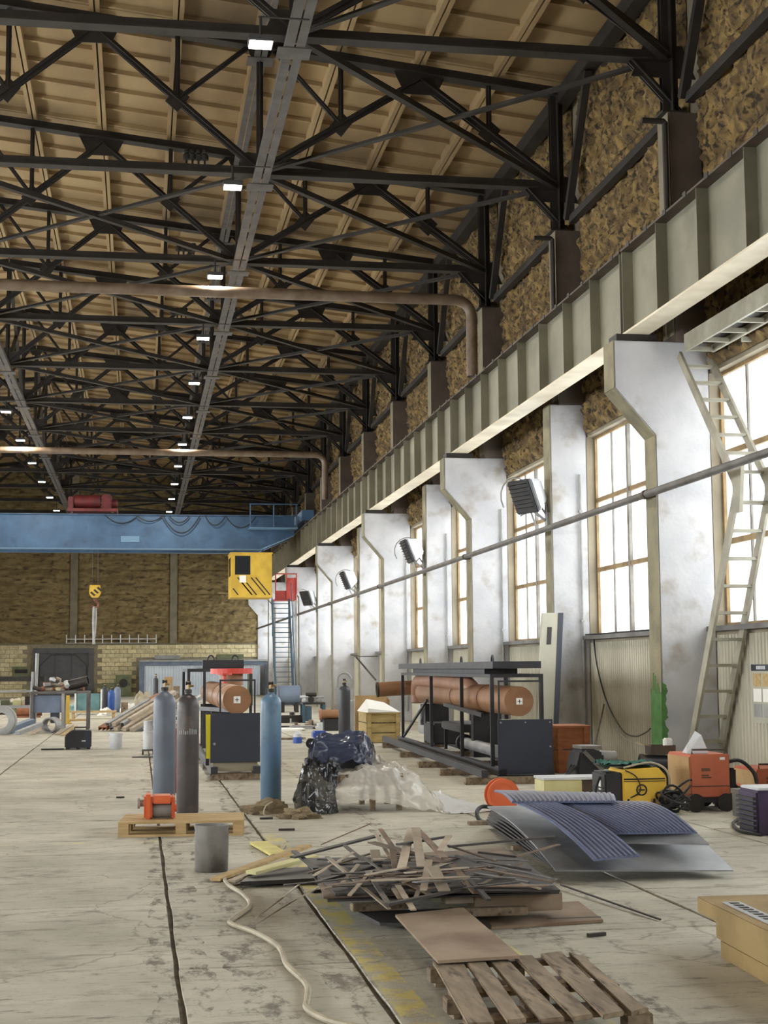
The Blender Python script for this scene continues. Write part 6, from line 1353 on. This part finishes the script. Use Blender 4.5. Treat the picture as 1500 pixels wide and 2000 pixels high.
# pipes, drum and beams on the floor at the left
q = G(60, 1402); single('rusty_drum', MB().cyl((q.x-0.5,q.y+0.3,0.26),(q.x+0.35,q.y+0.35,0.26),0.2,18).box(q.x-0.5,q.y+0.2,0,q.x+0.3,q.y+0.5,0.07), 'rust_pipe', 'rusty pipe length lying on bearers under the scrap table', 'pipe')
q = G(95, 1432); single('pipe_ring', MB().hollow((q.x,q.y,0.2),(q.x+0.1,q.y+0.5,0.2),0.2,0.165,22), 'pipe_grey', 'short grey pipe ring open toward the hall floor', 'pipe')
q = G(0, 1436); single('wire_reel', MB().hollow((q.x,q.y,0.36),(q.x+0.05,q.y+0.25,0.36),0.36,0.2,24).hollow((q.x,q.y-0.02,0.36),(q.x,q.y+0.02,0.36),0.38,0.3,24), 'zinc', 'silver coil of metal tube standing at the far left', 'coil', None, 0, True)
for k, (x0, y0_, x1, y1_, m, w_) in enumerate([(16,1427,62,1410,'blue_grey',0.24),(34,1432,80,1414,'pipe_grey',0.14),(62,1434,92,1416,'scrap_light',0.14),(112,1434,140,1416,'scrap_light',0.12),(122,1436,148,1418,'wood_pale',0.1)]):
    a, c = G(x0,y0_,0.09 if k < 2 else 0.02), G(x1,y1_,0.28 if k < 2 else 0.02); lab = ('blue-grey box beam sloping from the pipes at the left','grey box beam beside the blue-grey one','pale beam end next to the pipe ring','pale board leaning by the pipe ring','yellowish board leaning by the pipe ring')[k]
    single('steel_beam' if k < 2 else 'loose_board', MB().bar(a,c,w_,w_*0.7 if k < 2 else 0.03), m, lab, 'beam' if k < 2 else 'board')
# glass-topped crates behind the table
q = G(172, 1396); t = thing('teal_bin', 'teal plastic bin in a white frame behind the channel pile', 'bin', (q.x, q.y+0.4, 0)); MB().box(-0.42,-0.3,0.12,0.42,0.3,0.75).build('bin_body', 'teal_plastic', t, bev=0.03)
for sx in (-0.46, 0.46): MB().box(sx-0.03,-0.33,0,sx+0.03,-0.27,0.9).build('frame_post', 'white_paint', t)
MB().box(-0.49,-0.33,0.06,0.49,-0.27,0.11).build('frame_rail', 'white_paint', t)
q = G(182, 1404); single('low_bench', MB().box(q.x-0.75,q.y,0.2,q.x+0.75,q.y+0.4,0.26).box(q.x-0.7,q.y+0.05,0,q.x-0.6,q.y+0.35,0.2).box(q.x+0.6,q.y+0.05,0,q.x+0.7,q.y+0.35,0.2), 'wood_pale', 'low pale bench in front of the teal bin', 'bench')
q = G(230, 1406); single('scrap_plank', MB().box(q.x-2.2,q.y-0.75,0,q.x-0.9,q.y-0.35,0.06), 'wood_pale', 'flat pale board on the floor before the low bench', 'board')
# boxes before the partition
for k, (px0, px1, pyb, pyt, m, lab) in enumerate([(320,338,1388,1322,'cardboard','brown carton stack top before the white partition'),(338,352,1388,1340,'wood_weathered','dark brown crate before the white partition'),(484,494,1378,1316,'box_green','narrow grey-green locker against the white partition')]):
    x, y, hw, h = gb('', '', '', px0, px1, pyb, pyt, 0, '')
    t = thing('storage_box', lab, 'box', (x, y+0.3, 0)); MB().box(-hw,-0.3,0,hw,0.3,h*0.52).build('box_body', m, t, bev=0.01); MB().box(-hw*0.9,-0.27,h*0.521,hw*0.9,0.27,h).build('upper_box', m, t, bev=0.01); MB().box(-hw*0.5,-0.276,h*0.7,hw*0.5,-0.2705,h*0.8).build('tape', 'zinc', t)
# horizontal tank and benches in the middle distance
q = G(568, 1392); t = thing('horizontal_tank', 'blue-grey horizontal tank on saddles by the far columns', 'tank', (q.x, q.y+0.6, 0))
hw = 23*q.y/2900; MB().cyl((-hw,0,0.62),(hw,0,0.62),0.36,22).build('shell', 'blue_grey', t, smooth=True)
for sx in (-0.6, 0.6): MB().box(hw*sx-0.06,-0.3,0,hw*sx+0.06,0.3,0.36).build('saddle', 'steel_dark', t)
for sx in (-0.95, 0.95): MB().hollow((hw*sx-0.02,0,0.62),(hw*sx+0.02,0,0.62),0.38,0.355,22).build('band', 'steel_grey', t)
q = G(614, 1412); t = thing('work_bench', 'dark work bench crowded with tools in the middle distance', 'bench', (q.x, q.y+0.4, 0)); zb_ = AY(614, 1372, q.y).z; hw = 22*q.y/2900
MB().box(-hw,-0.35,zb_-0.06,hw,0.35,zb_).build('bench_top', 'steel_dark', t)
for sx in (-0.9, 0.9):
    for yy in (-0.3, 0.3): MB().box(hw*sx-0.04,yy-0.04,0,hw*sx+0.04,yy+0.04,zb_-0.061).build('leg', 'stair_blue', t)
MB().box(-hw*0.85,-0.3,0.05,-hw*0.2,0.3,zb_*0.8).build('cupboard', 'stair_blue', t)
bx_, by_ = q.x, q.y+0.4
for k, (dx, w_, h_, m, lab) in enumerate([(-0.26,0.12,0.22,'heater_white','white tool lying on the dark work bench'),(-0.05,0.16,0.3,'steel_dark','dark bench vice on the work bench'),(0.2,0.12,0.2,'zinc','grey grinder on the dark work bench')]):
    t = thing('bench_tool', lab, 'tool', (bx_+dx, by_, zb_)); MB().box(-w_/2,-0.1,0,w_/2,0.1,h_*0.5).build('tool_body', m, t, bev=0.02); MB().cyl((-w_,0,h_*0.75),(w_,0,h_*0.75),h_*0.2,12).build('tool_barrel', m, t, smooth=True); MB().box(-w_*0.2,-0.03,h_*0.5,w_*0.2,0.03,h_*0.6).build('tool_neck', m, t)
q = G(650, 1428); t = thing('orange_motor', 'orange-brown pipe stub on a dark stand behind the dark cylinder', 'pipe', (q.x, q.y+0.3, 0)); hw = 22*q.y/2900
MB().cyl((-hw,0,0.42),(hw,0,0.42),0.12,16).build('stub', 'duct_brown', t, smooth=True); MB().box(-hw*0.7,-0.15,0,hw*0.7,0.15,0.3).build('stand', 'black_metal', t); MB().hollow((-hw-0.02,0,0.42),(-hw+0.03,0,0.42),0.15,0.1,16).build('flange', 'duct_pink', t)
q = G(582, 1452); t = thing('water_canister', 'white and blue plastic canister on the floor', 'canister', (q.x, q.y+0.1, 0)); hw = 9*q.y/2900
MB().lathe([(hw*0.95,0),(hw,0.02),(hw,0.12),(hw,0.13)], n=16).build('blue_base', 'bin_blue', t, smooth=True); MB().lathe([(hw*0.98,0.131),(hw*0.98,0.2),(hw*0.5,0.25),(hw*0.3,0.27)], n=16).build('white_top', 'heater_white', t, smooth=True)
x, y, hw, h = gb('', '', '', 604, 640, 1462, 1428, 0, '')
t = thing('blue_generator', 'blue and black generator peeking out left of the wrapped machine', 'generator', (x, y+0.25, 0)); MB().box(-hw,-0.2,0.06,hw,0.2,h*0.55).build('engine', 'black_metal', t, bev=0.02); MB().box(-hw*0.5,-0.2,h*0.551,hw,0.2,h).build('fuel_tank', 'bin_blue', t, bev=0.03); MB().cyl((-hw*0.8,-0.21,0.1),(-hw*0.8,-0.16,0.1),0.1,14).build('wheel', 'stripe_black', t); MB().cyl((hw*0.8,-0.21,0.1),(hw*0.8,-0.16,0.1),0.1,14).build('wheel', 'stripe_black', t)
for k, (px, py, w_, d_, h_, m, lab) in enumerate([(560,1428,0.5,0.9,0.05,'paper_white','white board lying on the floor beyond the blue cylinder'),(590,1424,0.35,0.6,0.08,'zinc','pale plates stacked on the floor by the work bench'),(565,1412,0.45,0.4,0.22,'steel_dark','low dark block beside the horizontal tank'),(640,1424,0.3,0.5,0.14,'heater_white','white carton lid on the floor under the orange stub'),(562,1445,0.42,0.3,0.04,'wood_weathered','grey timber on the floor before the white canister')]):
    q = G(px, py); single('floor_stack', MB().box(q.x-w_,q.y,0,q.x+w_*0.8,q.y+d_,h_*0.5).box(q.x-w_*0.8,q.y+0.05,h_*0.5,q.x+w_,q.y+d_*0.9,h_), m, lab, 'stack', None, 0.004)
x, y, hw, h = gb('', '', '', 686, 708, 1436, 1368, 0, '')
t = thing('steel_cabinet', 'dented grey steel cabinet beside the pale plank crate', 'cabinet', (x, y+0.3, 0)); MB().box(-hw,-0.25,0,hw,0.25,h).build('body', 'zinc', t, bev=0.02); MB().box(-hw*0.9,-0.27,0.06,hw*0.9,-0.252,h-0.06).build('door', 'zinc', t, bev=0.006); MB().box(hw*0.6,-0.29,h*0.5,hw*0.7,-0.271,h*0.6).build('handle', 'steel_dark', t)
# wall bracket table on a far column
q = AX(733, 1281, 7.2); t = thing('wall_shelf', 'triangular steel shelf bracket on a far column', 'bracket', (7.0, q.y, q.z)); MB().box(-0.5,-0.2,-0.03,0.25,0.2,0.0).build('shelf_plate', 'steel_grey', t); MB().bar((-0.4,0,-0.03),(0.22,0,-0.75),0.05,0.05).build('shelf_strut', 'steel_grey', t)
# insulators on the truss chords
def insul():
    t = thing('insulator_row', 'row of four small dark insulators standing on a truss chord', 'insulators', (0,0,0), 0, 'insulator rows on the trusses')
    for k in range(4): MB().lathe([(0.02,0),(0.02,0.06),(0.07,0.08),(0.07,0.16),(0.04,0.19),(0.06,0.21),(0.05,0.26)], (k*0.11,0,0), 10).build('insulator', 'stripe_black', t, smooth=True)
    return t
i0 = insul(); zc = BC+0.165
for k, (px, yy) in enumerate(((364, TY[3]), (350, TY[4]), (340, TY[5]))):
    p_ = AY(px, 320, yy); pos_ = (p_.x, yy, zc)
    if k == 0: i0.location = pos_
    else: dup(i0, pos_)

# more odds and ends under and around the scrap table and rack
def small_case(px0, px1, pyb, pyt, m, lab, cat, lid=None, dep=0.4):
    p = G((px0+px1)/2, pyb); a, c = AY(px0, pyb, p.y), AY(px1, pyt, p.y); hw = (c.x-a.x)/2; h = c.z
    t = thing(cat.replace(' ', '_'), lab, cat, ((a.x+c.x)/2, p.y+dep/2, 0))
    MB().box(-hw,-dep/2,0,hw,dep/2,h*0.86).build('body', m, t, bev=0.012); MB().box(-hw*1.03,-dep/2-0.012,h*0.861,hw*1.03,dep/2+0.012,h).build('lid', lid or m, t, bev=0.008)
    MB().box(-hw*0.3,-dep/2-0.02,h*0.5,hw*0.3,-dep/2-0.001,h*0.58).build('handle', 'steel_dark', t)
small_case(98, 116, 1412, 1366, 'navy_panel', 'dark blue locker standing behind the pipe ring', 'tool locker')
small_case(22, 42, 1398, 1372, 'box_green', 'green ammunition-style box below the storage rack', 'tool chest')
small_case(44, 62, 1396, 1376, 'wood_crate', 'small pale wooden box below the storage rack', 'tool box')
small_case(236, 250, 1398, 1372, 'wood_weathered', 'dark wooden box behind the slanting channel pile', 'wooden box')
q = G(132, 1414); single('yellow_post', MB().box(q.x-0.05,q.y,0,q.x+0.05,q.y+0.1,0.85).box(q.x-0.12,q.y-0.06,0,q.x+0.12,q.y+0.16,0.04), 'cab_yellow', 'short yellow guard post beside the scrap table', 'post')
for k, (px, py, sx, sy, sz, m, lab) in enumerate([(36,1386,0.4,0.3,0.42,'hose_beige','pale heap of tangled rags below the storage rack'),(152,1392,0.35,0.3,0.4,'teal_plastic','crumpled teal film heap beside the teal bin'),(12,1396,0.4,0.3,0.35,'scrap_dark','dark heap of swarf at the foot of the rack'),(206,1398,0.3,0.2,0.2,'paper_white','crumpled white paper before the blue cylinders')]):
    q = G(px, py); b = lump('s', ((q.x,q.y+0.3),sx,sy,sz,0.3*k), '', '', '', 0.06, 20+k, 18); single('loose_heap', b, m, lab, 'heap', None, 0, True)
rr = random.Random(77)
names = [('gear','dark gear wheel lying on the floor by the far benches'),('flange','steel flange lying on the floor by the far benches'),('bracket','angular steel bracket on the floor by the far benches')]
for k in range(15):
    px, py = rr.uniform(546, 662), rr.uniform(1399, 1424); q = G(px, py); kind = k % 3; m = rr.choice(['steel_dark','black_metal','steel_grey','scrap_brown','zinc'])
    s_ = rr.uniform(0.1, 0.2)
    if kind == 0: b = MB().cyl((q.x,q.y,0),(q.x,q.y,s_*0.5),s_,14).cyl((q.x,q.y,s_*0.5),(q.x,q.y,s_*1.1),s_*0.4,10)
    elif kind == 1: b = MB().hollow((q.x,q.y,0),(q.x,q.y,s_*0.6),s_,s_*0.6,16)
    else: b = MB().box(q.x-s_,q.y-0.1,0,q.x+s_,q.y+0.1,0.03).box(q.x-s_,q.y-0.1,0.03,q.x-s_+0.03,q.y+0.1,s_*1.4)
    single('machine_'+names[kind][0], b, m, names[kind][1], names[kind][0], names[kind][0]+' pieces by the far benches')
for y in (26.1, 32.1, 38.1, 44.1):
    single('wall_conduit', MB().tube([(7.95,y-0.05,0.3),(7.95,y-0.05,4.9),(7.95,y-0.05,5.1)], 0.022, 6).box(7.92,y-0.075,2.4,7.98,y-0.0,2.44).box(7.92,y-0.075,4.4,7.98,y-0.0,4.44), 'zinc', 'thin vertical conduit clipped to a pier beside a window', 'conduit', 'vertical conduits on the piers')
single('sill_cable', MB().tube(smooth_path([(7.98,26.0,SILL+0.02),(7.97,25.0,SILL+0.015),(7.99,24.0,SILL+0.02),(7.96,23.0,SILL+0.015),(7.98,21.5,SILL+0.02)],6), 0.014, 6), 'cable_black', 'black cable lying along the window sill right of the first slim pier', 'cable')
